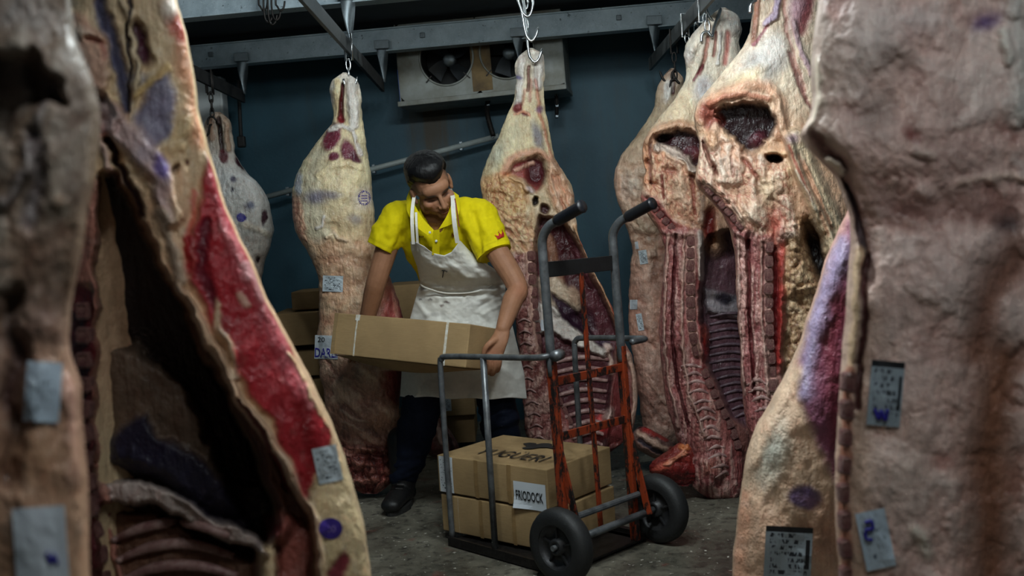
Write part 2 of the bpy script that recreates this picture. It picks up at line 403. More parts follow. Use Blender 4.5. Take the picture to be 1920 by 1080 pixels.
# dark strap hanging on the wall beside the left carcass
t = thing('wall_cable', P(450, 200, 6.2), 'black cable with plug hanging on the back wall at the left', 'cable')
MB().tube(bez([P(447, 150, 6.2), P(449, 200, 6.2), P(452, 258, 6.2)], 6), .012, 8).obj('cord', M['black'], t, smooth=True)
MB().box(P(453, 266, 6.2), (.05, .04, .07)).obj('plug', M['black'], t, bevel=.01)
# ------------------------------------------------------------------ carcass sculpting tools
_rng = np.random.RandomState(11); _lat = _rng.rand(256, 256)
def vnoise(x, y, seed=0):
    x = x + seed * 17.31; y = y + seed * 9.77
    xi = np.floor(x).astype(int); yi = np.floor(y).astype(int); fx = x - xi; fy = y - yi
    fx = fx * fx * (3 - 2 * fx); fy = fy * fy * (3 - 2 * fy); q = lambda a, b: _lat[a & 255, b & 255]
    return (q(xi, yi) * (1 - fx) + q(xi + 1, yi) * fx) * (1 - fy) + (q(xi, yi + 1) * (1 - fx) + q(xi + 1, yi + 1) * fx) * fy
def fbm(x, y, seed=0, oct=4):
    s = 0; a = .5; t = 0
    for i in range(oct):
        s = s + a * vnoise(x * 2 ** i, y * 2 ** i, seed + i * 3); t += a; a *= .55
    return s / t * 2 - 1
def sstep(a, b, x):
    t = np.clip((x - a) / (b - a), 0, 1); return t * t * (3 - 2 * t)
def seg_dist(X, Y, pts, closed=False):
    best = np.full(X.shape, 1e9); tt = np.zeros(X.shape); n = len(pts); m = n if closed else n - 1
    for i in range(m):
        (ax, ay), (bx, by) = pts[i], pts[(i + 1) % n]; dx, dy = bx - ax, by - ay; L2 = dx * dx + dy * dy + 1e-9
        t = np.clip(((X - ax) * dx + (Y - ay) * dy) / L2, 0, 1)
        d = np.hypot(X - ax - t * dx, Y - ay - t * dy); k = d < best
        best = np.where(k, d, best); tt = np.where(k, (i + t) / m, tt)
    return best, tt
def inside(X, Y, pts):
    c = np.zeros(X.shape, bool); n = len(pts)
    for i in range(n):
        (ax, ay), (bx, by) = pts[i], pts[(i + 1) % n]
        if ay == by: continue
        k = ((ay > Y) != (by > Y)) & (X < (bx - ax) * (Y - ay) / (by - ay) + ax); c ^= k
    return c
def S(pts, r, col=None, d=0., soft=.5, a=1., n=None): return ('s', pts, r, col, d, soft, a, n)
def Bl(cx, cy, rx, ry, rot=0, col=None, d=0., soft=.4, a=1., n=None): return ('b', (cx, cy, rx, ry, rot), None, col, d, soft, a, n)
def Pg(pts, col=None, d=0., feather=6., a=1., n=None): return ('p', pts, None, col, d, feather, a, n)
def Wo(pts, cell, amp, col=None, crev=(170, 92, 78), feather=6., a=.6, st=1.4): return ('w', pts, (cell, st), (col, crev), amp, feather, a, None)
def Rg(pts, sx, sy, amp, lo, mid, hi, feather=6., a=.75, rot=0.): return ('r', pts, (sx, sy, rot), (lo, mid, hi), amp, feather, a, None)
def worley(x, y, seed=0):
    xi = np.floor(x).astype(int); yi = np.floor(y).astype(int); f1 = np.full(x.shape, 9.); f2 = np.full(x.shape, 9.)
    for i in (-1, 0, 1):
        for j in (-1, 0, 1):
            cx, cy = xi + i, yi + j; jx = _lat[(cx * 7 + seed) & 255, (cy * 13 + 5) & 255]; jy = _lat[(cy * 5 + 91) & 255, (cx * 11 + seed) & 255]
            d_ = np.hypot(cx + jx - x, cy + jy - y); f2 = np.minimum(f2, np.maximum(f1, d_)); f1 = np.minimum(f1, d_)
    return f1, f2 - f1
FAT = (222, 198, 166); CREAM = (232, 214, 172); PINK = (214, 164, 142); WHITE = (232, 226, 218); TAN = (206, 166, 134)
MUSC = (126, 36, 42); DARKM = (72, 22, 30); RED = (176, 40, 42); BLUE = (58, 48, 150); YEL = (224, 202, 122); GREY = (132, 124, 140)
PURP = (116, 74, 96); BROWN = (150, 108, 78); ORNG = (206, 120, 84); BLK = (34, 18, 20); LILAC = (150, 136, 160); DKBL = (60, 56, 78)

def smooth1(a, k):
    if k < 1: return a
    ker = np.exp(-.5 * (np.arange(-3 * k, 3 * k + 1) / k) ** 2); ker /= ker.sum()
    return np.convolve(np.pad(a, 3 * k, mode='edge'), ker, 'valid')

class Carcass:
    def __init__(s, label, Y, L, R, ops, base, kf=.55, kb=.9, tf=.12, tb=.2, nu=110, nv=300, n=5., lump=(.010, .0035), seed=1, edge=3., name='beef_carcass', shape=2.4, cat='carcass', mott=1., group=None, mat=None):
        s.Y0 = Y; s.seed = seed; s.nv = nv
        py0 = min(q[1] for q in L + R); py1 = max(q[1] for q in L + R); s.py0, s.py1 = py0, py1
        py = np.linspace(py0, py1, nv); L = sorted(L, key=lambda q: q[1]); R = sorted(R, key=lambda q: q[1])
        k = max(1, int(nv / (py1 - py0) * 5))
        lx = smooth1(np.interp(py, [q[1] for q in L], [q[0] for q in L]), k); rx = smooth1(np.interp(py, [q[1] for q in R], [q[0] for q in R]), k)
        sc_ = 4.5 / Y
        lx = lx + edge * fbm(py / (22 * sc_), py * 0 + 3.3, seed, 4); rx = rx + edge * fbm(py / (22 * sc_), py * 0 + 8.1, seed + 5, 4)
        rx = np.maximum(rx, lx + 4)
        mid = (lx + rx) / 2; half = (rx - lx) / 2; s.mid, s.half = mid, half
        end = np.sqrt(np.clip(np.minimum(py - py0, py1 - py) / (half * .5 + 2), 0, 1)); end = smooth1(np.clip(end, .0, 1), 1)
        halfe = half * (.35 + .65 * end); s.half = halfe
        hm = half / FPX * Y
        Tf = smooth1(np.minimum(kf * hm, tf), 4) * end; Tb = smooth1(np.minimum(kb * hm, tb), 4) * end
        u = np.linspace(-1, 1, nu); sf = .55 * u + .45 * np.sin(u * math.pi / 2); s.sf = sf
        nb = max(16, nu // 3); ub = np.linspace(1, -1, nb)[1:-1]; sb = np.sin(ub * math.pi / 2)
        prof = lambda q: np.clip(1 - np.abs(q) ** shape, 0, 1) ** (1 / 1.9)
        PX = mid[:, None] + halfe[:, None] * sf[None]; PY = np.repeat(py[:, None], nu, 1)
        mx = PX / FPX * Y; mz = PY / FPX * Y
        D = Tf[:, None] * prof(sf)[None] + lump[0] * fbm(mx * 11, mz * 9, seed) + lump[1] * fbm(mx * 46, mz * 40, seed + 2)
        bp = [q[0] for q in base]; bc = np.array([lin(q[1]) for q in base])
        C = np.stack([np.interp(PY + 14 * fbm(mx * 9, mz * 9, seed + 4), bp, bc[:, i]) for i in range(3)], -1)
        w1 = fbm(PX / (16 * sc_), PY / (16 * sc_), seed + 7, 4); w2 = fbm(PX / (16 * sc_), PY / (16 * sc_), seed + 9, 4)
        for kind, geo, r, col, d, soft, a, nn in ops:
            nn = (n if nn is None else nn) * sc_ ** .7
            X = PX + nn * w1; Yy = PY + nn * w2
            if kind == 's':
                dist, tt = seg_dist(X, Yy, geo)
                rr = r[0] + (r[1] - r[0]) * tt if isinstance(r, (tuple, list)) else r
                m_ = 1 - sstep(1 - soft, 1 + soft, dist / rr)
            elif kind == 'b':
                cx, cy, ax, ay, rot = geo; c_, s_ = math.cos(math.radians(rot)), math.sin(math.radians(rot))
                dx, dy = X - cx, Yy - cy
                m_ = 1 - sstep(1 - soft, 1 + soft, np.hypot((dx * c_ + dy * s_) / ax, (-dx * s_ + dy * c_) / ay))
            else:
                dist, _ = seg_dist(X, Yy, geo, True); sd = np.where(inside(X, Yy, geo), dist, -dist)
                m_ = sstep(-soft, soft, sd)
            if kind == 'r':
                c_, s_ = math.cos(math.radians(r[2])), math.sin(math.radians(r[2])); ax = (PX * c_ + PY * s_) / r[0]; ay = (-PX * s_ + PY * c_) / r[1]
                h = 0; am = 1.; tot = 0; wx = ax + .5 * w1; wy = ay + .5 * w2
                for o_ in range(3):
                    h = h + am * np.abs(vnoise(wx * 2 ** o_, wy * 2 ** o_, seed + 20 + o_) * 2 - 1); tot += am; am *= .45
                h = np.clip(h / tot / .62, 0, 1) ** .7
                D = D + m_ * d * (h * 2 - 1.3)
                k1 = sstep(.05, .5, h)[..., None]; k2 = sstep(.5, 1., h)[..., None]
                cc = (lin(col[0]) * (1 - k1) + lin(col[1]) * k1) * (1 - k2) + lin(col[2]) * k2
                q = (m_ * a)[..., None]; C = C * (1 - q) + cc * q
                continue
            if kind == 'w':
                cell, st = r; wx = (PX + cell * .5 * w1) / cell; wy = (PY + cell * .5 * w2) / (cell * st); F1, FD = worley(wx, wy, seed); F1b, FDb = worley(wx * 2.1, wy * 2.1, seed + 3)
                big = .55 + .9 * np.clip(fbm(PX / (cell * 3), PY / (cell * 3), seed + 12, 2) + .4, 0, 1)
                D = D + m_ * d * big * (np.clip(1 - F1 * F1 * 1.2, -.3, 1) + .35 * np.clip(1 - F1b * F1b * 1.2, -.3, 1))
                if col[0] is not None: q = (m_ * a)[..., None]; C = C * (1 - q) + lin(col[0]) * q
                q = (m_ * (1 - sstep(.02, .22, FD)) * .7)[..., None]; C = C * (1 - q) + lin(col[1]) * q
                continue
            if d: D = D + m_ * d
            if col is not None:
                q = (m_ * a)[..., None]; C = C * (1 - q) + lin(col) * q
        # mottling: blotches, streaks and small blood marks
        b1 = fbm(mx * 26, mz * 20, seed + 14, 5); b2 = fbm(mx * 90, mz * 26, seed + 15, 4); b3 = fbm(mx * 55, mz * 45, seed + 16, 4)
        C = C * (1 + .22 * b1 + .20 * b2)[..., None]
        q = (sstep(.2, .55, b3) * .28 * mott)[..., None]; C = C * (1 - q) + C * np.array([.84, .56, .48]) * q
        q = (sstep(.2, .55, -b3) * .35 * mott)[..., None]; C = C * (1 - q) + (C * .6 + .4 * C.mean(-1, keepdims=True) * np.array([1.9, 1.75, 1.55])) * q
        C = np.clip(C, .004, .92)
        D = np.maximum(D, -(Tb[:, None] * prof(sf)[None]) + .030 * np.clip(prof(sf)[None] * 2.5, 0, 1))
        Yf = Y - D; s.Yf = Yf; s.C = C
        PXb = mid[:, None] + halfe[:, None] * sb[None]; PYb = np.repeat(py[:, None], len(sb), 1)
        Yb = Y + Tb[:, None] * prof(sb)[None] + .008 * fbm(PXb / FPX * Y * 10, PYb / FPX * Y * 10, seed + 6)
        Xf = P(PX, PY, Yf); Xb = P(PXb, PYb, np.full(PXb.shape, Y)); Xb[..., 1] = Yb
        V = np.concatenate([Xf, Xb], 1); nc = V.shape[1]
        Cb = np.stack([np.interp(PYb, bp, bc[:, i]) for i in range(3)], -1)
        CA = np.concatenate([C, Cb], 1)
        idx = np.arange(nv * nc).reshape(nv, nc); nx = np.roll(idx, -1, 1)
        F = np.stack([idx[:-1], nx[:-1], nx[1:], idx[1:]], -1).reshape(-1, 4)
        V = np.concatenate([V.reshape(-1, 3), V[0].mean(0)[None], V[-1].mean(0)[None]]); CA = np.concatenate([CA.reshape(-1, 3), CA[0].mean(0)[None], CA[-1].mean(0)[None]])
        nq = len(F); t0 = np.stack([np.full(nc, nv * nc), nx[0], idx[0]], -1); t1 = np.stack([np.full(nc, nv * nc + 1), idx[-1], nx[-1]], -1)
        me = bpy.data.meshes.new('body'); me.vertices.add(len(V)); me.vertices.foreach_set('co', V.astype(np.float32).ravel())
        loops = np.concatenate([F.ravel(), t0.ravel(), t1.ravel()]).astype(np.int32); me.loops.add(len(loops)); me.loops.foreach_set('vertex_index', loops)
        st = np.concatenate([np.arange(nq) * 4, nq * 4 + np.arange(2 * nc) * 3]).astype(np.int32)
        me.polygons.add(len(st)); me.polygons.foreach_set('loop_start', st)
        me.polygons.foreach_set('use_smooth', np.ones(len(st), bool)); me.update(calc_edges=True); me.validate()
        ca = me.color_attributes.new('Col', 'FLOAT_COLOR', 'POINT'); ca.data.foreach_set('color', np.concatenate([CA, np.ones((len(CA), 1))], 1).astype(np.float32).ravel())
        zb = V[:, 2].min(); i = int(np.argmin(V[:, 2]))
        s.t = thing(name, (V[:, 0].mean(), Y, zb), label, cat, group)
        o = bpy.data.objects.new('body', me); COL.objects.link(o); me.materials.append(mat or M['meat']); adopt(o, s.t); s.body = o
    def depth(s, px, py):
        px = np.asarray(px, float); py = np.asarray(py, float)
        rf = np.clip((py - s.py0) / (s.py1 - s.py0) * (s.nv - 1), 0, s.nv - 1.001); r0 = rf.astype(int); fr = rf - r0
        out = 0
        for rr, wt in ((r0, 1 - fr), (r0 + 1, fr)):
            q = np.clip((px - s.mid[rr]) / s.half[rr], -1, 1); cf = np.clip(np.interp(q, s.sf, np.arange(len(s.sf))), 0, len(s.sf) - 1.001)
            c0 = cf.astype(int); fc = cf - c0; out = out + wt * (s.Yf[rr, c0] * (1 - fc) + s.Yf[rr, c0 + 1] * fc)
        return out
    def surf(s, px, py, lift=0.): return P(px, py, s.depth(px, py) - lift)
    def tube(s, pts, r, name, mat, lift=0., n=7, flat=1., sub=6, parent=None):
        q = [(v.x, v.y) for v in bez([(a, b, 0) for a, b in pts], sub)]
        w_ = s.surf([a for a, b in q], [b for a, b in q], lift)
        if isinstance(r, (tuple, list)): r = list(np.interp(np.linspace(0, 1, len(q)), np.linspace(0, 1, len(r)), r))
        return MB().tube([tuple(v) for v in w_], r, n).obj(name, mat, parent or s.t, smooth=True)
    def vertebrae(s, pts, step, wpx, hpx, dep, mat, name='vertebra', lift=.004, parent=None):
        q = [Vector((v.x, v.y)) for v in bez([(a, b, 0) for a, b in pts], 24)]; acc = 0; nxt = step * .5; out = []
        for i in range(1, len(q)):
            dl = (q[i] - q[i - 1]).length
            while acc + dl >= nxt:
                k = (nxt - acc) / dl; c = q[i - 1].lerp(q[i], k); t_ = (q[i] - q[i - 1]).normalized(); out.append((c, t_)); nxt += step
            acc += dl
        k = s.Y0 / FPX
        for c, t_ in out:
            ctr = Vector(s.surf(c.x, c.y, lift)); wd = (-UP * t_.y + RT * t_.x); z = -Vector(wd).normalized(); x = Vector(RT * -t_.y * -1 + UP * -t_.x * -1)
            x = Vector((0, -1, 0)).cross(z).normalized(); y = z.cross(x)
            sx = wpx * k * random.uniform(.9, 1.1); sz = hpx * k * random.uniform(.88, 1.05)
            o = bpy.data.objects.new(name, VERT); COL.objects.link(o); adopt(o, parent or s.t)
            mw = Matrix.Translation(ctr) @ Matrix(((x.x, y.x, z.x, 0), (x.y, y.y, z.y, 0), (x.z, y.z, z.z, 0), (0, 0, 0, 1))) @ Matrix.Rotation(random.uniform(-.12, .12), 4, 'Y') @ Matrix.Diagonal((sx, dep, sz, 1))
            o.matrix_basis = o.matrix_parent_inverse.inverted() @ (s.t.matrix_world.inverted() @ mw) if False else s.t.matrix_world.inverted().inverted() @ Matrix.Identity(4) if False else mw
            if not o.data.materials: o.data.materials.append(mat)
    def label(s, cx, cy, w_, h_, rot, mat, name='paper_label', lift=.004, label=None, nx=7, ny=9):
        c_, s_ = math.cos(math.radians(rot)), math.sin(math.radians(rot))
        U, Vv = np.meshgrid(np.linspace(-.5, .5, nx), np.linspace(-.5, .5, ny)); dx = U * w_; dy = Vv * h_
        PX = cx + dx * c_ - dy * s_; PY = cy + dx * s_ + dy * c_; Z = s.depth(PX, PY); Z0 = Z.copy()
        for _ in range(6):
            Zp = np.pad(Z, 1, mode='edge'); Z = (Zp[:-2, 1:-1] + Zp[2:, 1:-1] + Zp[1:-1, :-2] + Zp[1:-1, 2:] + Z * 2) / 6
        Z = np.minimum(Z, Z0) - lift; W_ = P(PX, PY, Z)
        vs = W_.reshape(-1, 3); bk = vs + np.array([0, .0012, 0]); nvt = len(vs); fs = []
        for j in range(ny - 1):
            for i in range(nx - 1):
                a = j * nx + i; fs.append((a, a + nx, a + nx + 1, a + 1)); fs.append(tuple(nvt + q for q in (a, a + 1, a + nx + 1, a + nx)))
        me = bpy.data.meshes.new(name); me.from_pydata([tuple(q) for q in np.concatenate([vs, bk])], [], fs); me.update()
        uv = me.uv_layers.new(name='UVMap'); uu = np.concatenate([(U + .5).ravel(), (U + .5).ravel()]); vv = np.concatenate([(.5 - Vv).ravel(), (.5 - Vv).ravel()])
        for lp in me.loops: uv.data[lp.index].uv = (uu[lp.vertex_index], vv[lp.vertex_index])
        me.materials.append(mat); o = bpy.data.objects.new(name, me); COL.objects.link(o); adopt(o, s.t)
        if label: o['label'] = label
        def f(u, v, up=.0018):
            x = np.clip(np.asarray(u) * (nx - 1), 0, nx - 1.001); y = np.clip((1 - np.asarray(v)) * (ny - 1), 0, ny - 1.001); i = x.astype(int); j = y.astype(int); a = (x - i)[..., None]; b = (y - j)[..., None]
            return W_[j, i] * (1 - a) * (1 - b) + W_[j, i + 1] * a * (1 - b) + W_[j + 1, i] * (1 - a) * b + W_[j + 1, i + 1] * a * b - np.array([0, up, 0])
        o_f = f; return o, o_f
    def lumps(s, poly, count, r_, mat, name='fat_lumps', lift=.0, elong=1.3):
        xs = [q[0] for q in poly]; ys = [q[1] for q in poly]; mb = MB(); c = 0; tries = 0
        while c < count and tries < count * 30:
            tries += 1
            x = random.uniform(min(xs), max(xs)); y = random.uniform(min(ys), max(ys))
            if not inside(np.array([x]), np.array([y]), poly)[0]: continue
            rr = r_ * random.uniform(.5, 1.25); lump(mb, Vector(s.surf(x, y, lift)), rr, rr * .7, rr * elong); c += 1
        return tag(mb.obj(name, mat, s.t, smooth=True), kind='stuff')
_ico = bmesh.new(); bmesh.ops.create_icosphere(_ico, subdivisions=2, radius=1); _ico.verts.ensure_lookup_table()
ICO_V = [v.co.copy() for v in _ico.verts]; ICO_F = [tuple(v.index for v in f.verts) for f in _ico.faces]; _ico.free()
def lump(mb, c, rx, ry, rz, amp=.3):
    rot = Matrix.Rotation(random.uniform(-.8, .8), 3, 'Y') @ Matrix.Rotation(random.uniform(0, 6), 3, 'Z')
    sd = random.uniform(0, 50); vs = []
    for v in ICO_V:
        k = 1 + amp * float(fbm(np.array([v.x * 1.6 + sd]), np.array([v.y * 1.6 + v.z * 1.9]), 3, 2)[0]); u = rot @ v
        vs.append(c + Vector((u.x * rx * k, u.y * ry * k, u.z * rz * k)))
    mb.add(vs, ICO_F)
# shared block for the sawn vertebrae: flat face with a raised rim and a hollow marrow face
def _vert_mesh():
    bm = bmesh.new(); bmesh.ops.create_cube(bm, size=1.0)
    bmesh.ops.bevel(bm, geom=list(bm.edges), offset=.16, segments=1, profile=.5, affect='EDGES')
    bm.faces.ensure_lookup_table(); fr = max(bm.faces, key=lambda f: -f.calc_center_median().y if False else f.calc_center_median().dot(Vector((0, -1, 0))))
    fr2 = min(bm.faces, key=lambda f: f.calc_center_median().dot(Vector((0, -1, 0))))
    for f_, sg in ((fr, -1), (fr2, 1)):
        r = bmesh.ops.inset_individual(bm, faces=[f_], thickness=.10, depth=-.10)
    me = bpy.data.meshes.new('vertebra'); bm.to_mesh(me); bm.free(); return me
VERT = _vert_mesh()
# printed paper
def paper_mat(name, rows=11, tint=(196, 206, 212), ink=(40, 44, 52), dense=.52, band=None):
    t = NT(name); v = t.coord('UV'); sx = t.n('ShaderNodeSeparateXYZ'); t.l(v, sx.inputs[0])
    nz = t.noise(t.coord('UV', (26, rows, 1)), 1.0, 1, .4)
    row = t.n('ShaderNodeMath', operation='MULTIPLY'); t.l(sx.outputs[1], row.inputs[0]); row.inputs[1].default_value = rows
    fr = t.n('ShaderNodeMath', operation='FRACT'); t.l(row.outputs[0], fr.inputs[0])
    band_ = t.ramp(fr.outputs[0], [(.0, g(0)), (.25, g(1)), (.75, g(1)), (.95, g(0))], 'CONSTANT')
    txt = t.ramp(nz, [(dense - .03, g(0)), (dense + .02, g(1))])
    big = t.ramp(t.noise(t.coord('UV', (3, 4, 1)), 1.0, 1), [(.42, g(0)), (.48, g(1))])
    mk = t.mix(1.0, t.mix(1.0, band_, txt, 'MULTIPLY'), big, 'MULTIPLY')
    # margins
    for ax in (0, 1):
        e = t.ramp(sx.outputs[ax], [(.0, g(0)), (.09, g(1)), (.91, g(0))], 'CONSTANT'); mk = t.mix(1.0, mk, e, 'MULTIPLY')
    c = t.mix(mk, rgba(tint), rgba(ink))
    if band:
        e = t.ramp(sx.outputs[1], [(0, g(0)), (band, g(1))], 'CONSTANT'); c = t.mix(e, c, rgba((26, 28, 32)))
        e = t.ramp(sx.outputs[0], [(0, g(0)), (.86, g(1)), (.95, g(0))], 'CONSTANT'); e2 = t.ramp(sx.outputs[1], [(.0, g(0)), (.25, g(1)), (.78, g(0))], 'CONSTANT')
        c = t.mix(t.mix(1.0, e, e2, 'MULTIPLY'), c, rgba((26, 28, 32)))
    t.base(c); t.rough(.4); t.bump(t.noise(v, 7, 3), .12, .01); return t.m
M['paper'] = paper_mat('printed_label'); M['paperplain'] = plain('white_paper', (202, 208, 214), .45, 0, .1, 8, .1)
M['paperband'] = paper_mat('printed_label_dark_band', 9, (150, 162, 170), band=.9)
M['paperlow'] = paper_mat('faded_label', 7, (186, 200, 212), (90, 100, 116), .6)
M['ink'] = plain('blue_marker', (46, 38, 150), .5, 0, .15, 30, 0); M['inkblack'] = plain('black_print', (28, 27, 27), .6, 0, .15, 30, 0)
_tcache = {}
def text_verts(txt, bold=0.0):
    k = (txt, bold)
    if k not in _tcache:
        cu = bpy.data.curves.new('t', 'FONT'); cu.body = txt; cu.offset = bold; cu.resolution_u = 3; ob = bpy.data.objects.new('t', cu); COL.objects.link(ob)
        dg = bpy.context.evaluated_depsgraph_get(); me = bpy.data.meshes.new_from_object(ob.evaluated_get(dg))
        v = np.array([q.co[:2] for q in me.vertices]); f = [tuple(p.vertices) for p in me.polygons]
        bpy.data.objects.remove(ob); bpy.data.meshes.remove(me)
        lo = v.min(0); hi = v.max(0); _tcache[k] = ((v - lo) / (hi - lo), f, (hi - lo)[0] / (hi - lo)[1])
    return _tcache[k]
def text_obj(txt, fmap, u0, v0, u1, v1, mat, name, parent, bold=0.0, slant=0.0):
    """lettering laid on the surface fmap(u, v)"""
    uv, f, _ = text_verts(txt, bold); u = u0 + (u1 - u0) * (uv[:, 0] + slant * uv[:, 1]); v = v0 + (v1 - v0) * uv[:, 1]
    mb = MB(); mb.add(fmap(u, v), f); return mb.obj(name, mat, parent)

# ------------------------------------------------------------------ hooks
def s_hook(t, top, bot, r=.006, mat=None, name='hook', flip=1, open_=.035):
    top = Vector(top); bot = Vector(bot); x = Vector((flip, 0, 0))
    pts = [top + Vector((0, 0, -.04)) - x * .028, top - x * .022 + Vector((0, 0, -.008)), top, top + x * .018 + Vector((0, 0, -.02)), top.lerp(bot, .4) + x * .006,
           bot + Vector((0, 0, .04)) - x * .0, bot - x * .012, bot - x * .03 + Vector((0, 0, -.012)), bot - x * .05 + Vector((0, 0, .01)), bot - x * (.05 + open_ * .4) + Vector((0, 0, .05))]
    rs = [r] * (len(bez(pts, 6)) - 3) + [r * .8, r * .55, r * .2]
    return MB().tube(bez(pts, 6), rs, 8).obj(name, mat or M['chrome'], t, smooth=True)
def ring(t, c, a, b, r, axis=0, mat=None, name='chain_link'):
    c = Vector(c); pts = []
    for i in range(20):
        q = 2 * math.pi * i / 20; e = math.cos(q) * a
        pts.append(c + (Vector((e, 0, math.sin(q) * b)) if axis == 0 else Vector((0, e, math.sin(q) * b))))
    return MB().tube(pts, r, 6, True).obj(name, mat or M['chrome'], t, smooth=True)
def stirrup(t, x, y, z0, z1, wd, mat=None, r=.005):
    pts = [(x - wd, y, z1), (x - wd, y, z0), (x + wd, y, z0), (x + wd, y, z1)]
    MB().tube(pts, r, 8, True).obj('rail_stirrup', mat or M['chrome'], t, smooth=True)
def hanger(label, rx, y, bot, mat=None, links=1, flip=1, group='meat hooks'):
    """stirrup over the rail, links, S hook down to the hock"""
    t = thing('meat_hook', bot, label, 'hook', group); z = RZ - .075
    stirrup(t, rx, y, z, RZ + .045, .016, mat)
    bot = Vector(bot); a = Vector((rx, y, z)); n = links
    zz = z - .02
    for i in range(n):
        ring(t, (rx + (bot.x - rx) * .2, y, zz), .010, .026, .0038, i % 2, mat); zz -= .042
    s_hook(t, (rx + (bot.x - rx) * .2, y, zz + .02), bot, mat=mat, flip=flip); return t
# ------------------------------------------------------------------ carcass left of the worker, outer side
cD = Carcass('cream beef side hanging outer side out, left of the worker', 4.62,
    [(640, 136), (624, 148), (617, 165), (622, 195), (625, 230), (614, 242), (598, 262), (570, 300), (553, 335), (547, 355), (548, 395), (551, 420), (556, 440), (575, 470), (590, 500), (598, 530), (597, 600), (594, 640), (598, 690), (608, 740), (612, 780), (620, 800), (628, 850), (645, 890), (662, 926)],
    [(650, 136), (668, 146), (676, 165), (678, 195), (681, 230), (688, 280), (693, 320), (698, 370), (702, 410), (704, 440), (710, 465), (724, 505), (740, 545), (756, 595), (757, 690), (750, 750), (746, 800), (740, 850), (738, 900), (725, 926)],
    [S([(600, 300), (580, 380), (600, 440)], 22, (206, 196, 168)), Bl(640, 330, 40, 45, 0, CREAM, .008),
     Bl(627, 190, 9, 30, 0, WHITE, .0), S([(632, 150), (630, 232)], 7, CREAM, .014), S([(660, 150), (664, 235)], 9, WHITE, .016),
     S([(643, 158), (640, 185), (638, 222)], (3, 5), (86, 26, 26), -.030, .5, 1, 1), Bl(638, 226, 7, 9, 0, MUSC, -.006),
     Bl(622, 258, 15, 27, 22, (112, 44, 60), .006, .25), Bl(654, 285, 14, 27, -20, (110, 48, 64), .004, .3), Bl(626, 295, 12, 9, -20, (112, 52, 66), 0, .3), Bl(668, 300, 8, 16, -20, (90, 40, 56), 0, .5),
     S([(618, 243), (640, 236), (662, 246), (676, 290)], 4, WHITE, .008), S([(598, 330), (620, 310), (650, 305), (675, 315)], 6, CREAM, .008),
     Bl(560, 345, 7, 24, 0, (196, 200, 206), .0), Bl(592, 370, 20, 12, 0, (96, 96, 130), 0, .8, .8), Bl(620, 364, 18, 7, 10, (104, 102, 132), 0, .8, .7), Bl(668, 412, 14, 9, 20, (110, 106, 116), 0, .8, .7),
     Bl(683, 372, 20, 18, 0, (196, 186, 190), 0, .8, .6),
     Pg([(540, 360), (560, 370), (565, 420), (580, 470), (600, 520), (560, 520), (540, 440)], PINK, .0, 10), 
     S([(592, 428), (604, 424), (608, 406)], 2.5, WHITE, .010, .5, 1, 2), S([(612, 446), (626, 434), (634, 448), (650, 452)], 3, (226, 206, 176), .012, .5, 1, 2), Bl(622, 428, 14, 12, 0, None, -.012),
     Pg([(575, 455), (700, 455), (708, 520), (690, 600), (600, 600), (585, 500)], (214, 174, 140), 0, 14, .8), Bl(640, 485, 36, 10, 0, (176, 120, 96), -.008, .8, .8),
     S([(600, 560), (640, 575), (690, 560)], 10, (222, 190, 154), .006, .8), S([(598, 600), (650, 610), (700, 600)], 14, (200, 150, 122), .004, .8),
     Pg([(716, 490), (760, 590), (760, 705), (750, 760), (712, 745), (705, 700), (722, 660), (700, 610)], (160, 76, 70), .012, 5), S([(732, 520), (745, 600), (730, 640)], 4, (214, 150, 132), .004, .8, .8), S([(722, 640), (748, 690), (700, 690)], 5, (216, 186, 156), .008), Bl(725, 665, 18, 11, 20, (112, 26, 34), -.012, .4),
     Bl(690, 690, 26, 34, 10, (208, 188, 160), .012, .6), Bl(655, 660, 20, 30, 20, (196, 166, 138), .004, .8, .7),
     S([(620, 690), (660, 740), (730, 800)], 14, (118, 92, 86), -.008, .7, .8), S([(625, 740), (670, 790), (735, 820)], 9, (86, 62, 62), -.008, .6, .8), Bl(682, 756, 12, 8, 20, (120, 40, 40), 0, .6),
     S([(640, 770), (665, 785), (690, 792)], 2.5, (210, 190, 170), .006), S([(645, 790), (680, 806)], 2.5, (200, 172, 150), .006), Bl(715, 785, 26, 22, 20, (196, 150, 116), .018, .6),
     Pg([(615, 820), (745, 830), (735, 930), (650, 930)], (122, 62, 56), 0, 12), S([(625, 840), (680, 850), (735, 850)], 5, (60, 24, 26), -.018), S([(690, 850), (685, 890), (700, 930)], 5, (50, 18, 20), -.02), S([(710, 860), (718, 905)], 6, (196, 92, 84), .012), Bl(665, 870, 22, 12, -10, (166, 96, 84), .014, .6), Bl(670, 905, 20, 10, 10, (150, 80, 70), .014, .6), Rg([(560, 450), (704, 450), (730, 520), (700, 640), (600, 640), (585, 500)], 44, 22, .005, (160, 112, 90), (204, 160, 128), (230, 198, 164), 14, .6), Rg([(596, 640), (700, 640), (745, 780), (735, 850), (628, 850), (604, 740)], 50, 16, .007, (80, 50, 48), (160, 116, 98), (214, 182, 156), 14, .6, 35), Rg([(618, 830), (745, 835), (735, 930), (650, 930)], 26, 14, .014, (44, 14, 16), (124, 62, 56), (186, 120, 104), 8, .8), Wo([(622, 835), (742, 840), (735, 930), (655, 930)], 13, .012, None, (56, 18, 20), 8, .5, .8), Wo([(545, 375), (562, 375), (576, 455), (556, 445)], 8, .006, (222, 178, 150), feather=4)],
    [(130, WHITE), (230, (236, 220, 178)), (330, (226, 216, 178)), (430, (214, 190, 150)), (520, (214, 178, 146)), (640, (206, 162, 136)), (760, (190, 146, 122)), (860, (130, 76, 66)), (930, (96, 44, 42))], seed=3, nu=130, nv=380, kf=.62, tf=.13)
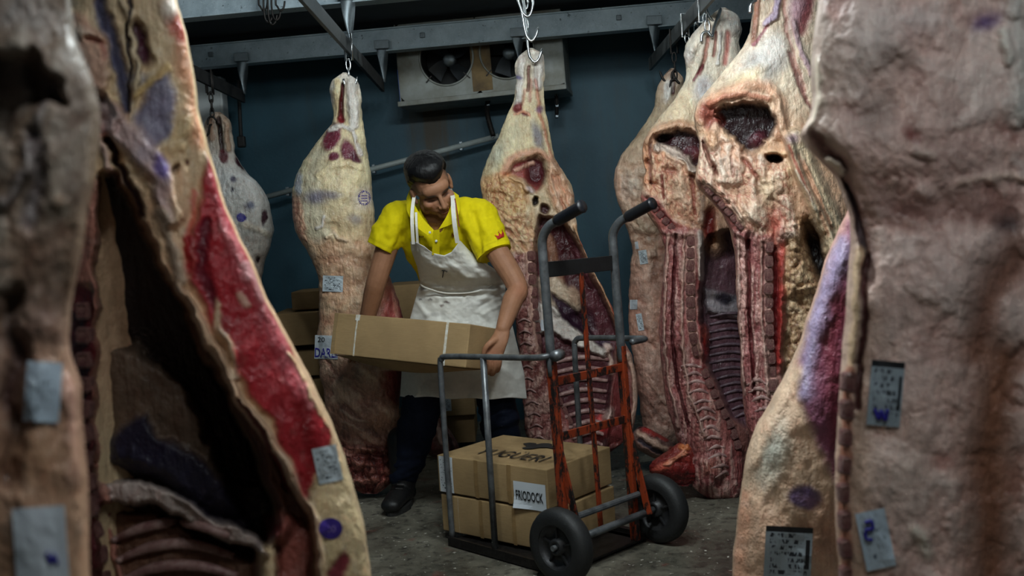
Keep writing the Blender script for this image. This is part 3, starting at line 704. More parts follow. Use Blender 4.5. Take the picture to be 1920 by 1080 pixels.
hanger('steel hook through the hock of the carcass left of the worker', -.68, 4.61, cD.surf(645, 166, .006), links=2, flip=-1)
# foreleg lying on the floor behind the worker's boots
cL = Carcass('dark beef shank on the floor behind the worker and the trolley', 4.74,
    [(806, 772), (792, 785), (782, 805), (778, 825), (790, 848), (815, 862)], [(818, 772), (832, 790), (846, 812), (858, 832), (864, 846), (850, 862)],
    [Bl(806, 800, 16, 20, 20, (170, 120, 104), .012, .6), S([(830, 800), (850, 840)], 5, (60, 44, 48), -.01), Bl(800, 835, 14, 12, 0, (130, 60, 56), .01, .6), S([(815, 785), (828, 830)], 4, (196, 170, 156), .008)],
    [(770, (140, 104, 94)), (862, (100, 60, 58))], seed=51, nu=60, nv=70, name='beef_shank', cat='meat', kf=.8)

# ------------------------------------------------------------------ carcass right of the worker, cut side out
cE = Carcass('split beef side with bared backbone, behind the hand truck handles', 4.75,
    [(990, 90), (976, 100), (966, 122), (968, 150), (964, 185), (950, 220), (935, 255), (918, 290), (905, 320), (901, 345), (903, 365), (908, 395), (922, 420), (938, 450), (950, 500), (962, 560), (968, 620), (974, 680), (978, 740), (984, 800), (990, 840), (1004, 866)],
    [(1000, 90), (1018, 98), (1021, 115), (1020, 160), (1022, 200), (1030, 250), (1040, 298), (1060, 328), (1072, 350), (1077, 375), (1076, 400), (1085, 440), (1100, 480), (1125, 530), (1145, 570), (1160, 610), (1170, 640), (1185, 665), (1193, 700), (1196, 750), (1190, 790), (1182, 820), (1166, 848), (1150, 866)],
    [S([(978, 108), (975, 150), (972, 200)], 7, WHITE, .014), S([(1010, 110), (1008, 160)], 9, WHITE, .016), S([(992, 125), (990, 170)], 2.5, (120, 56, 54), -.014, .8, .8, 2), S([(1004, 150), (1012, 210), (1024, 260), (1034, 292)], 3, (196, 100, 76), .006, .9, .65, 3), S([(996, 150), (994, 190)], 2.5, (180, 84, 74), .003, .9, .6), S([(985, 170), (980, 195)], 3, (190, 100, 84), .0, .9, .5),
     Bl(970, 146, 7, 4, 0, (120, 112, 180), 0, .6, .8), Bl(1012, 205, 6, 6, 0, (120, 80, 140), 0, .7, .7), Bl(972, 201, 9, 11, 25, (128, 58, 58), -.006, .35), Bl(985, 212, 8, 4, 20, (120, 60, 66), 0, .5), S([(966, 214), (982, 208), (995, 216)], 2, (220, 160, 130), .006),
     Bl(1008, 255, 9, 26, -15, (126, 122, 132), .004, .6, .9), Bl(955, 260, 22, 34, 20, (222, 210, 174), .008, .7), Bl(930, 290, 12, 20, 20, (196, 200, 184), 0, .8, .7),
     S([(944, 328), (955, 302), (978, 288), (1006, 284), (1030, 296), (1046, 318)], 7, (212, 160, 130), .010, .8), Pg([(948, 330), (962, 306), (990, 296), (1018, 302), (1018, 345), (1005, 362), (985, 340)], (150, 72, 66), -.018, 6),
     Bl(1005, 320, 20, 27, 0, (74, 18, 28), -.045, .35), Bl(975, 312, 16, 9, -20, (120, 40, 44), -.012, .5), S([(965, 318), (1000, 305)], 4, (206, 160, 140), .012), S([(958, 332), (980, 342), (988, 356)], 4, (222, 190, 168), .014), Bl(991, 356, 10, 6, 20, (226, 206, 204), .016, .4),
     Pg([(905, 330), (955, 322), (985, 345), (992, 375), (985, 410), (960, 410), (915, 400), (903, 370)], (224, 180, 132), .0, 6), Bl(940, 330, 14, 6, -20, (200, 84, 60), .004, .7), Bl(962, 380, 16, 26, 0, YEL, .006, .6), Bl(938, 366, 16, 6, 10, (140, 44, 38), -.012, .4), Bl(920, 352, 10, 14, 0, (224, 176, 120), .010, .6), Bl(948, 345, 9, 3, -15, (60, 30, 20), -.01, .5), Bl(1004, 378, 6, 9, 0, (26, 10, 12), -.05, .3), Bl(1022, 392, 8, 10, 0, (60, 16, 20), -.04, .4),
     Pg([(1030, 300), (1060, 330), (1075, 365), (1075, 402), (1062, 415), (1040, 390), (1025, 350)], (222, 170, 136), .024, 6), S([(1035, 330), (1060, 400)], 3, (190, 110, 84), -.010), S([(1045, 330), (1068, 380)], 2, (200, 130, 104), -.006),
     Pg([(925, 410), (1000, 395), (1010, 470), (990, 480), (950, 480), (935, 440)], (222, 190, 158), .0, 8), S([(930, 420), (960, 440), (985, 470)], 3, (180, 120, 96), -.008), S([(950, 415), (975, 440)], 2, (170, 110, 88), -.008), S([(940, 440), (985, 455), (1010, 450)], 2, (232, 206, 176), .008),
     # muscle beside the spine
     Pg([(945, 470), (985, 470), (992, 560), (1000, 640), (1012, 690), (1050, 760), (1090, 845), (1000, 862), (985, 800), (970, 640)], (166, 110, 102), .012, 6),
     S([(996, 468), (999, 540), (1004, 600), (1010, 655)], 9, (206, 166, 150), .004, .4, 1, 1), S([(1018, 690), (1040, 735), (1064, 785), (1092, 840)], 8, (150, 84, 80), .004, .4, 1, 1),
     # cavity
     Pg([(1012, 405), (1050, 412), (1075, 440), (1110, 520), (1150, 600), (1163, 640), (1150, 680), (1140, 760), (1130, 840), (1098, 842), (1055, 760), (1020, 690), (1010, 640), (1004, 560), (1004, 470)], (92, 48, 56), -.11, 6),
     Pg([(1022, 440), (1055, 420), (1090, 500), (1110, 545), (1080, 550), (1030, 540)], (66, 22, 28), -.03, 6), Pg([(1020, 430), (1035, 440), (1045, 480), (1060, 540), (1030, 540)], (150, 108, 84), .01, 5, .8),
     Pg([(1008, 520), (1040, 520), (1075, 545), (1095, 580), (1060, 600), (1040, 590), (1015, 560)], (206, 186, 162), .02, 6), Pg([(1010, 565), (1040, 575), (1090, 620), (1140, 660), (1135, 670), (1080, 650), (1040, 625), (1010, 625)], (212, 204, 196), .045, 5), Pg([(1030, 545), (1080, 580), (1120, 640), (1090, 625), (1050, 595)], (50, 26, 44), -.02, 4), Bl(1100, 600, 14, 24, -30, (58, 30, 42), -.02, .5), Bl(1078, 556, 10, 18, -20, (190, 160, 136), .012, .5), Bl(1130, 640, 12, 10, 0, (60, 34, 60), 0, .5),
     Pg([(1015, 640), (1060, 632), (1130, 672), (1150, 690), (1140, 840), (1098, 840), (1055, 755), (1025, 690)], (82, 42, 48), .010, 5),
     S([(1080, 425), (1105, 480), (1140, 560), (1164, 620)], (5, 6), (222, 176, 136), .028, .5, 1, 2), S([(1088, 450), (1135, 545), (1160, 610)], 2.2, (190, 70, 56), .006, .6, .8, 2),
     S([(1178, 665), (1190, 710), (1190, 770), (1176, 825)], 5, (214, 176, 156), .022, .5, 1, 2), Pg([(1150, 690), (1178, 680), (1184, 760), (1168, 830), (1140, 840)], (118, 52, 52), -.02, 6), Bl(1140, 650, 10, 6, 30, (220, 196, 186), .02), S([(1140, 655), (1146, 700)], 4, (210, 180, 166), .015),
     Bl(1125, 800, 16, 22, 20, (196, 60, 56), .03, .6), Bl(1140, 780, 8, 14, 20, (222, 190, 180), .03, .6), S([(1100, 850), (1160, 850)], 10, (70, 16, 18), 0), Pg([(985, 800), (1100, 845), (1150, 868), (1000, 868)], (84, 30, 32), 0, 8), Rg([(900, 335), (945, 322), (990, 370), (1000, 395), (1008, 470), (950, 480), (925, 420), (905, 395)], 16, 40, .009, (130, 64, 46), (216, 172, 124), (236, 214, 166), 6, .6, -20), Rg([(945, 474), (988, 474), (994, 560), (1004, 650), (1050, 765), (1085, 850), (992, 855), (972, 660)], 10, 34, .006, (80, 30, 32), (146, 92, 88), (214, 178, 164), 5, .75, 15), Rg([(1028, 300), (1060, 328), (1076, 365), (1076, 400), (1062, 412), (1038, 388)], 9, 26, .010, (160, 84, 64), (220, 170, 136), (236, 204, 176), 5, .7, -20), Wo([(903, 340), (940, 326), (986, 376), (978, 418), (912, 405)], 8, .006, (226, 190, 140), (176, 96, 66), 6), Wo([(948, 480), (986, 480), (1000, 640), (1050, 770), (1075, 850), (992, 850), (972, 660)], 10, .006, None, (92, 36, 38), 6, .5, .8), Wo([(925, 410), (1000, 400), (1006, 465), (945, 470)], 9, .004, None, (176, 110, 90), 6)],
    [(85, WHITE), (200, CREAM), (300, (220, 206, 166)), (400, FAT), (480, (196, 156, 132)), (700, (176, 122, 112)), (870, (120, 64, 60))], kf=.35, tf=.06, kb=1.1, tb=.20, seed=5, nu=150, nv=400, n=4)
cE.vertebrae([(996, 468), (999, 540), (1004, 600), (1010, 655)], 22.5, 16, 19, .014, M['bone'], lift=.001)
cE.vertebrae([(1018, 690), (1040, 735), (1064, 785), (1092, 840)], 20, 14, 16, .014, M['bone'], lift=.001)
for i in range(9):
    y = 668 + i * 20; x0 = 1030 + max(0, i - 1) * 7.4; cE.tube([(x0, y + 14), ((x0 + 1140) / 2, y + 2), (1142 - i * 1.5, y + 6)], [.009, .0135, .009], 'rib', M['rib'], lift=.001, flat=.7)
for i in range(11):   # spinous ends left of the backbone
    y = 600 + i * 22; x = 972 + i * 1.2 + max(0, i - 5) * 3
    cE.tube([(x, y + 4), (x + 11, y - 2), (x + 23, y + 4)], [.003, .006, .003], 'spinous_process', M['rib'], lift=.004, flat=.8)
t = thing('meat_hook', P(985, 60, 4.72), 'cluster of chrome hooks holding the carcass behind the hand truck', 'hook', 'meat hooks')
_hy = 4.70
s_hook(t, P(983, -38, _hy), P(992, 112, _hy - .02), .0065, flip=-1); s_hook(t, P(990, -30, _hy - .02), P(1000, 25, _hy - .02), .006, flip=1, name='spare_hook'); s_hook(t, P(978, -10, _hy - .03), P(985, 72, _hy - .03), .006, flip=-1, name='spare_hook')
for i in range(3): ring(t, P(986 + (i % 2) * 2, -42 + i * 24, _hy + .012), .009, .026, .004, i % 2)
for i in range(3): ring(t, P(984 + (i % 2) * 3, 30 + i * 16, _hy + .012), .008, .022, .0038, (i + 1) % 2)

# ------------------------------------------------------------------ carcass at the far left, behind the near one
cC = Carcass('greyish white beef side hanging far back, behind the near left carcass', 5.40,
    [(395, 210), (384, 226), (380, 250), (372, 300), (356, 400), (352, 430), (372, 500), (380, 600), (390, 700), (420, 860)],
    [(418, 210), (431, 228), (436, 258), (441, 290), (460, 320), (484, 345), (500, 370), (508, 400), (512, 430), (505, 460), (496, 490), (488, 520), (494, 600), (500, 700), (480, 860)],
    [S([(395, 222), (398, 260)], 5, (160, 130, 110), .01), S([(410, 222), (416, 280)], 4, (52, 30, 26), -.02, .5, 1, 1), S([(424, 230), (428, 280)], 5, (170, 140, 116), .01), Bl(419, 293, 9, 13, -20, (88, 34, 40), -.004, .3), Bl(450, 305, 6, 14, -35, (60, 26, 36), 0, .4), Bl(438, 336, 7, 6, 0, (84, 80, 100), -.004, .4), Bl(435, 354, 4, 4, 0, (60, 58, 72), 0, .4), Bl(468, 386, 9, 8, 0, (100, 104, 124), 0, .6), Bl(496, 408, 5, 15, 10, (62, 32, 40), -.004, .35), Bl(483, 487, 5, 8, 0, (50, 34, 36), -.01, .4), S([(455, 420), (480, 430), (505, 440)], 6, (206, 196, 180), .01), Bl(452, 408, 10, 8, 0, BLUE, 0, .3, .95)],
    [(205, (150, 128, 112)), (260, (190, 176, 160)), (330, (206, 206, 204)), (430, (196, 192, 184)), (520, (176, 160, 146)), (860, (150, 110, 98))], seed=9, nu=90, nv=240, kf=.7)
for x, lab in ((392, 'dark iron hook at the far left, nearer the cabinet edge'), (411, 'dark iron hook at the far left, beside the twisted plate')):
    b = cC.surf(x + 3, 250, .006); b = Vector(b); hanger(lab, -1.54 + (x - 400) * .0008, b.y + (.05 if x < 400 else -.05), b, M['iron'], links=3)
# ------------------------------------------------------------------ right row, from the back to the front
RIBP = (150, 104, 104)
cF = Carcass('pale beef side hanging outer side out, rearmost of the right row', 5.00,
    [(1256, 128), (1242, 144), (1232, 165), (1228, 200), (1212, 230), (1185, 265), (1165, 290), (1153, 320), (1150, 345), (1158, 380), (1170, 410), (1180, 440), (1186, 470), (1181, 520), (1178, 580), (1180, 620), (1188, 680), (1194, 720), (1200, 760), (1205, 800), (1225, 838)],
    [(1266, 128), (1282, 146), (1284, 190), (1300, 250), (1320, 320), (1330, 400), (1330, 600), (1325, 700), (1310, 800), (1290, 838)],
    [S([(1262, 145), (1262, 175)], 3, (80, 40, 40), -.015, .5, 1, 1), Bl(1252, 170, 8, 22, 10, WHITE, .006), Bl(1185, 350, 8, 6, 0, (70, 62, 96), 0, .4), Bl(1178, 350, 20, 22, 0, (206, 196, 186), .006, .7, .8),
     S([(1155, 320), (1160, 370), (1180, 420)], 7, (220, 180, 156), .012), S([(1182, 400), (1210, 430), (1240, 425)], 8, (190, 176, 150), .010, .7), S([(1190, 440), (1225, 450), (1250, 440)], 5, (150, 116, 98), -.008, .7), S([(1195, 470), (1235, 480)], 7, (220, 172, 150), .008, .8),
     Bl(1225, 560, 26, 50, 0, (222, 170, 146), .008, .8), S([(1200, 520), (1205, 600), (1210, 680)], 6, (186, 132, 112), -.006, .8), S([(1240, 440), (1243, 540), (1236, 640)], 4, (196, 84, 76), .0, .8, .7), Pg([(1190, 690), (1250, 680), (1260, 840), (1200, 840)], (156, 104, 92), 0, 18, .8), S([(1200, 740), (1240, 790)], 5, (104, 60, 58), -.008), S([(1205, 700), (1250, 760)], 4, (206, 164, 146), .008), Rg([(1150, 300), (1330, 300), (1330, 500), (1180, 500)], 26, 22, .012, (140, 96, 80), (200, 164, 140), (226, 204, 180), 20, .55), Rg([(1178, 480), (1330, 480), (1320, 840), (1200, 840)], 26, 70, .008, (160, 112, 98), (206, 164, 146), (226, 194, 176), 20, .55)],
    [(120, (176, 150, 134)), (220, (190, 170, 140)), (320, (206, 176, 150)), (450, (214, 170, 146)), (650, (206, 154, 134)), (840, (150, 92, 84))], seed=13, nu=100, nv=300, lump=(.016, .005))
hanger('dark hook and links on the rearmost carcass of the right row', .87, 4.97, cF.surf(1262, 150, .006), M['iron'], links=3)
cG = Carcass('split beef side with backbone and ribs, middle of the right row', 4.28,
    [(1350, 14), (1326, 34), (1300, 60), (1286, 82), (1282, 104), (1287, 132), (1286, 150), (1265, 185), (1235, 220), (1216, 245), (1206, 265), (1204, 290), (1210, 320), (1204, 350), (1200, 372), (1214, 400), (1234, 430), (1246, 460), (1244, 500), (1240, 560), (1237, 620), (1240, 680), (1245, 720), (1250, 760), (1262, 800), (1275, 840), (1285, 880), (1300, 915), (1325, 942)],
    [(1362, 14), (1382, 26), (1391, 52), (1386, 80), (1392, 104), (1402, 150), (1412, 200), (1420, 300), (1425, 420), (1425, 600), (1420, 700), (1415, 800), (1405, 880), (1398, 920), (1385, 942)],
    [S([(1345, 24), (1318, 60), (1300, 90)], 9, (236, 224, 206), .016), Bl(1376, 40, 14, 22, 0, WHITE, .02, .5), S([(1328, 70), (1322, 105), (1312, 140)], 3, (150, 70, 54), -.016, .8, .8, 3), S([(1342, 60), (1338, 105)], 2.5, (140, 54, 46), -.016, .8, .8, 3), S([(1366, 62), (1360, 118)], 5, (176, 74, 66), -.008, .8, .8, 3), S([(1352, 60), (1346, 120)], 3, WHITE, .010), Bl(1290, 105, 10, 18, 20, WHITE, .016, .5), S([(1300, 150), (1318, 125)], 3, (120, 52, 60), -.006),
     Bl(1318, 165, 16, 24, 20, (200, 196, 196), .010, .6), Bl(1275, 205, 20, 34, 35, (236, 214, 180), .012, .7), 
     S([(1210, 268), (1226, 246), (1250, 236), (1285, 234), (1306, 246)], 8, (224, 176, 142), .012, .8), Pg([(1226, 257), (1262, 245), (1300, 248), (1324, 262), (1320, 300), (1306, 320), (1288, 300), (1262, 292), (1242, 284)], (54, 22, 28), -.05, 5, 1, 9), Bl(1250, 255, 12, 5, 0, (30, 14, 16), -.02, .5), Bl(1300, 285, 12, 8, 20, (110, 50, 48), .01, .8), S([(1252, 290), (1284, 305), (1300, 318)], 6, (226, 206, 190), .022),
     Pg([(1205, 290), (1240, 285), (1290, 310), (1320, 330), (1320, 430), (1270, 420), (1230, 380), (1205, 360)], (228, 180, 142), .010, 8), S([(1212, 300), (1214, 340), (1240, 350)], 3, (120, 56, 48), -.016), Bl(1254, 318, 12, 5, 10, (110, 40, 36), -.014, .5), S([(1268, 320), (1275, 350), (1300, 380)], 3, (190, 110, 84), -.010), Bl(1225, 330, 8, 14, 0, (226, 172, 136), .012, .6), Bl(1262, 345, 14, 10, 0, (222, 196, 170), .01, .6),
     Pg([(1198, 366), (1214, 356), (1240, 376), (1262, 410), (1290, 424), (1300, 440), (1270, 445), (1240, 436)], (180, 108, 100), .02, 5), S([(1215, 370), (1240, 400), (1262, 425)], 4, (120, 44, 46), -.008), 
     Pg([(1240, 430), (1310, 430), (1310, 600), (1325, 690), (1360, 770), (1392, 850), (1392, 940), (1300, 930), (1262, 800), (1238, 660)], (156, 104, 98), .012, 6),
     S([(1252, 440), (1248, 540), (1246, 640), (1256, 720), (1272, 800)], 3, (210, 168, 150), .010, .6), S([(1268, 440), (1264, 540), (1262, 640), (1272, 720), (1290, 800)], 2.5, (90, 36, 38), -.014, .6), S([(1282, 440), (1278, 540), (1278, 650), (1292, 740), (1320, 820)], 2.5, (214, 176, 156), .010), S([(1312, 470), (1306, 600), (1318, 680)], 5, (130, 34, 38), -.006, .8, .8),
     Pg([(1318, 470), (1330, 440), (1372, 430), (1425, 430), (1425, 780), (1400, 800), (1372, 780), (1335, 700), (1316, 640), (1314, 560)], (104, 72, 82), -.13, 6), Bl(1340, 450, 18, 26, 0, (208, 164, 132), .05, .6), S([(1310, 440), (1314, 515)], 6, (228, 206, 188), .02, .4, 1, 1), Bl(1330, 420, 12, 30, 10, (140, 56, 46), -.02, .8), Pg([(1320, 540), (1390, 560), (1395, 600), (1325, 585)], (170, 164, 170), .03, 6, .8), Bl(1360, 560, 22, 10, 10, (46, 40, 52), -.02, .5), Bl(1318, 636, 10, 26, 0, (206, 92, 76), .05, .5), Bl(1320, 655, 7, 22, 0, (190, 36, 36), .02, .6),
     Pg([(1285, 720), (1330, 715), (1362, 790), (1376, 850), (1350, 900), (1320, 890), (1300, 820)], (168, 118, 104), .01, 6), Bl(1330, 890, 18, 34, 10, (178, 128, 90), .03, .5), Pg([(1300, 900), (1395, 870), (1390, 945), (1320, 945)], (86, 26, 28), 0, 8), S([(1262, 740), (1275, 810), (1285, 850)], 5, (206, 180, 176), .012), Rg([(1202, 262), (1228, 250), (1244, 290), (1300, 318), (1325, 345), (1318, 430), (1262, 412), (1236, 376), (1202, 362)], 17, 44, .012, (106, 52, 46), (214, 168, 144), (240, 218, 200), 5, .75, -6), Wo([(1204, 262), (1228, 254), (1240, 290), (1300, 318), (1318, 345), (1310, 415), (1262, 405), (1236, 372), (1206, 360)], 10, .009, (226, 184, 148), (166, 84, 68), 5, .5), Rg([(1240, 432), (1310, 432), (1308, 600), (1325, 690), (1360, 770), (1390, 850), (1390, 940), (1300, 930), (1262, 800), (1238, 660)], 8, 60, .006, (86, 26, 32), (158, 90, 90), (220, 176, 166), 5, .75), Wo([(1242, 440), (1280, 440), (1278, 640), (1300, 760), (1380, 900), (1300, 920), (1262, 800), (1240, 660)], 9, .004, None, (92, 40, 40), 6, .5, .8), S([(1296, 440), (1294, 520), (1296, 600), (1306, 660)], 8, (206, 166, 152), .003, .4, 1, 1), S([(1318, 690), (1342, 745), (1370, 800), (1388, 850)], 7, (130, 66, 64), .003, .4, 1, 1), S([(1252, 440), (1248, 540), (1246, 640), (1256, 720), (1272, 800)], 2.5, (220, 184, 168), .008, .9, .55, 4), S([(1266, 440), (1262, 540), (1261, 640), (1271, 720), (1290, 800)], 2.5, (84, 30, 34), -.012, .6, .9, 2), S([(1284, 440), (1280, 540), (1280, 650), (1294, 740), (1322, 820)], 2.2, (220, 186, 170), .008, .9, .55, 4),
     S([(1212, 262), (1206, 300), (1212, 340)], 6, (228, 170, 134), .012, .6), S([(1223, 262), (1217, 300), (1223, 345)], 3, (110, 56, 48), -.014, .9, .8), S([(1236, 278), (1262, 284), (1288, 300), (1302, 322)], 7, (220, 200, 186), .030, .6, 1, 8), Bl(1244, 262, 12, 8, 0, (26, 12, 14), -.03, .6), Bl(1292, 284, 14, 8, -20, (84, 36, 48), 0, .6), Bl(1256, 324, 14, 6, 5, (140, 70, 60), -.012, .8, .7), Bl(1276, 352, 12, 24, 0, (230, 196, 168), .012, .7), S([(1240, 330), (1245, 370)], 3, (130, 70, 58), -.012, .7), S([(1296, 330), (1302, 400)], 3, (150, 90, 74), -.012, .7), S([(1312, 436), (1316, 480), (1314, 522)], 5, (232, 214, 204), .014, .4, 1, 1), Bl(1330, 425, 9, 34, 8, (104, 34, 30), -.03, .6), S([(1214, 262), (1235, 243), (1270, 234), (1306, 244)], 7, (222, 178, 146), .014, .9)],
    [(10, WHITE), (150, (230, 216, 192)), (260, (222, 196, 160)), (400, (214, 170, 140)), (560, (176, 124, 114)), (800, (158, 104, 96)), (945, (110, 52, 50))], kf=.35, tf=.07, kb=.9, tb=.20, seed=17, nu=150, nv=460, n=4)
cG.vertebrae([(1296, 440), (1294, 520), (1296, 600), (1306, 660)], 23, 15, 20, .014, M['bone'], lift=.0005)
cG.vertebrae([(1318, 690), (1342, 745), (1370, 800), (1388, 850)], 21, 15, 18, .014, M['bone'], lift=.0005)
cG.vertebrae([(1222, 384), (1246, 412), (1262, 428)], 16, 13, 13, .02, M['bone'], 'pelvic_bone', lift=.0)
for i in range(14):
    y = 590 + i * 14.5; x0 = 1330 + max(0, i - 6) * 7; cG.tube([(x0, y + 4), ((x0 + 1410) / 2, y - 3), (1412, y + 2)], [.005, .0075, .006], 'rib', M['darkrib'], lift=.002, flat=.8)
for i in range(13):
    y = 690 + i * 17; x = 1276 + i * 5.2; j_ = random.uniform; cG.tube([(x + j_(-3, 3), y + j_(-3, 3)), (x + 20, y - 8 + j_(-3, 3)), (x + 40 - max(0, i - 8) * 3 + j_(-4, 2), y - 3 + j_(-3, 3))], [.004, .0105, .005], 'spinous_process', M['rib'], lift=-.004, flat=.7)
cN = Carcass('bright red neck meat resting on the floor under the split carcass', 4.26,
    [(1275, 826), (1255, 845), (1226, 868), (1216, 880), (1225, 890), (1250, 900), (1270, 912)], [(1300, 826), (1312, 850), (1316, 875), (1312, 900), (1300, 912)],
    [Wo([(1210, 820), (1320, 820), (1320, 915), (1210, 915)], 20, .008, None, (110, 18, 20), 6, .5, .7), Bl(1240, 878, 16, 8, -20, (226, 110, 90), .008, .6), S([(1250, 870), (1285, 850)], 5, (222, 140, 110), .01), Bl(1290, 890, 16, 14, 0, (110, 24, 26), 0, .6), Bl(1285, 838, 10, 8, 0, (206, 120, 70), .01)],
    [(820, (150, 66, 54)), (880, (140, 40, 38)), (915, (84, 22, 24))], seed=53, nu=90, nv=90, name='neck_meat', cat='meat', kf=.5, edge=14)
adopt(cN.body, cG.t); cN.body.name = 'neck_meat'; cN.body['label'] = 'bright red neck meat resting on the floor'; bpy.data.objects.remove(cN.t)
hanger('chain hook holding the split carcass in the middle of the right row', .865, 4.22, cG.surf(1352, 34, .008), links=1)
t = thing('chain_hooks', P(1318, 30, 4.6), 'loose chain links and hooks on the right rail', 'chain', 'meat hooks')
for i in range(5): ring(t, P(1305 + (i % 2) * 3, 28 + i * 13, 4.62), .010, .024, .004, i % 2)
for i in range(3): ring(t, P(1322 + (i % 2) * 3, 8 + i * 14, 4.60), .010, .024, .004, i % 2)
for i in range(3): ring(t, P(1288 + (i % 2) * 3, 48 + i * 12, 4.68), .010, .022, .004, i % 2)
stirrup(t, .865, 4.62, RZ - .06, RZ + .045, .016)
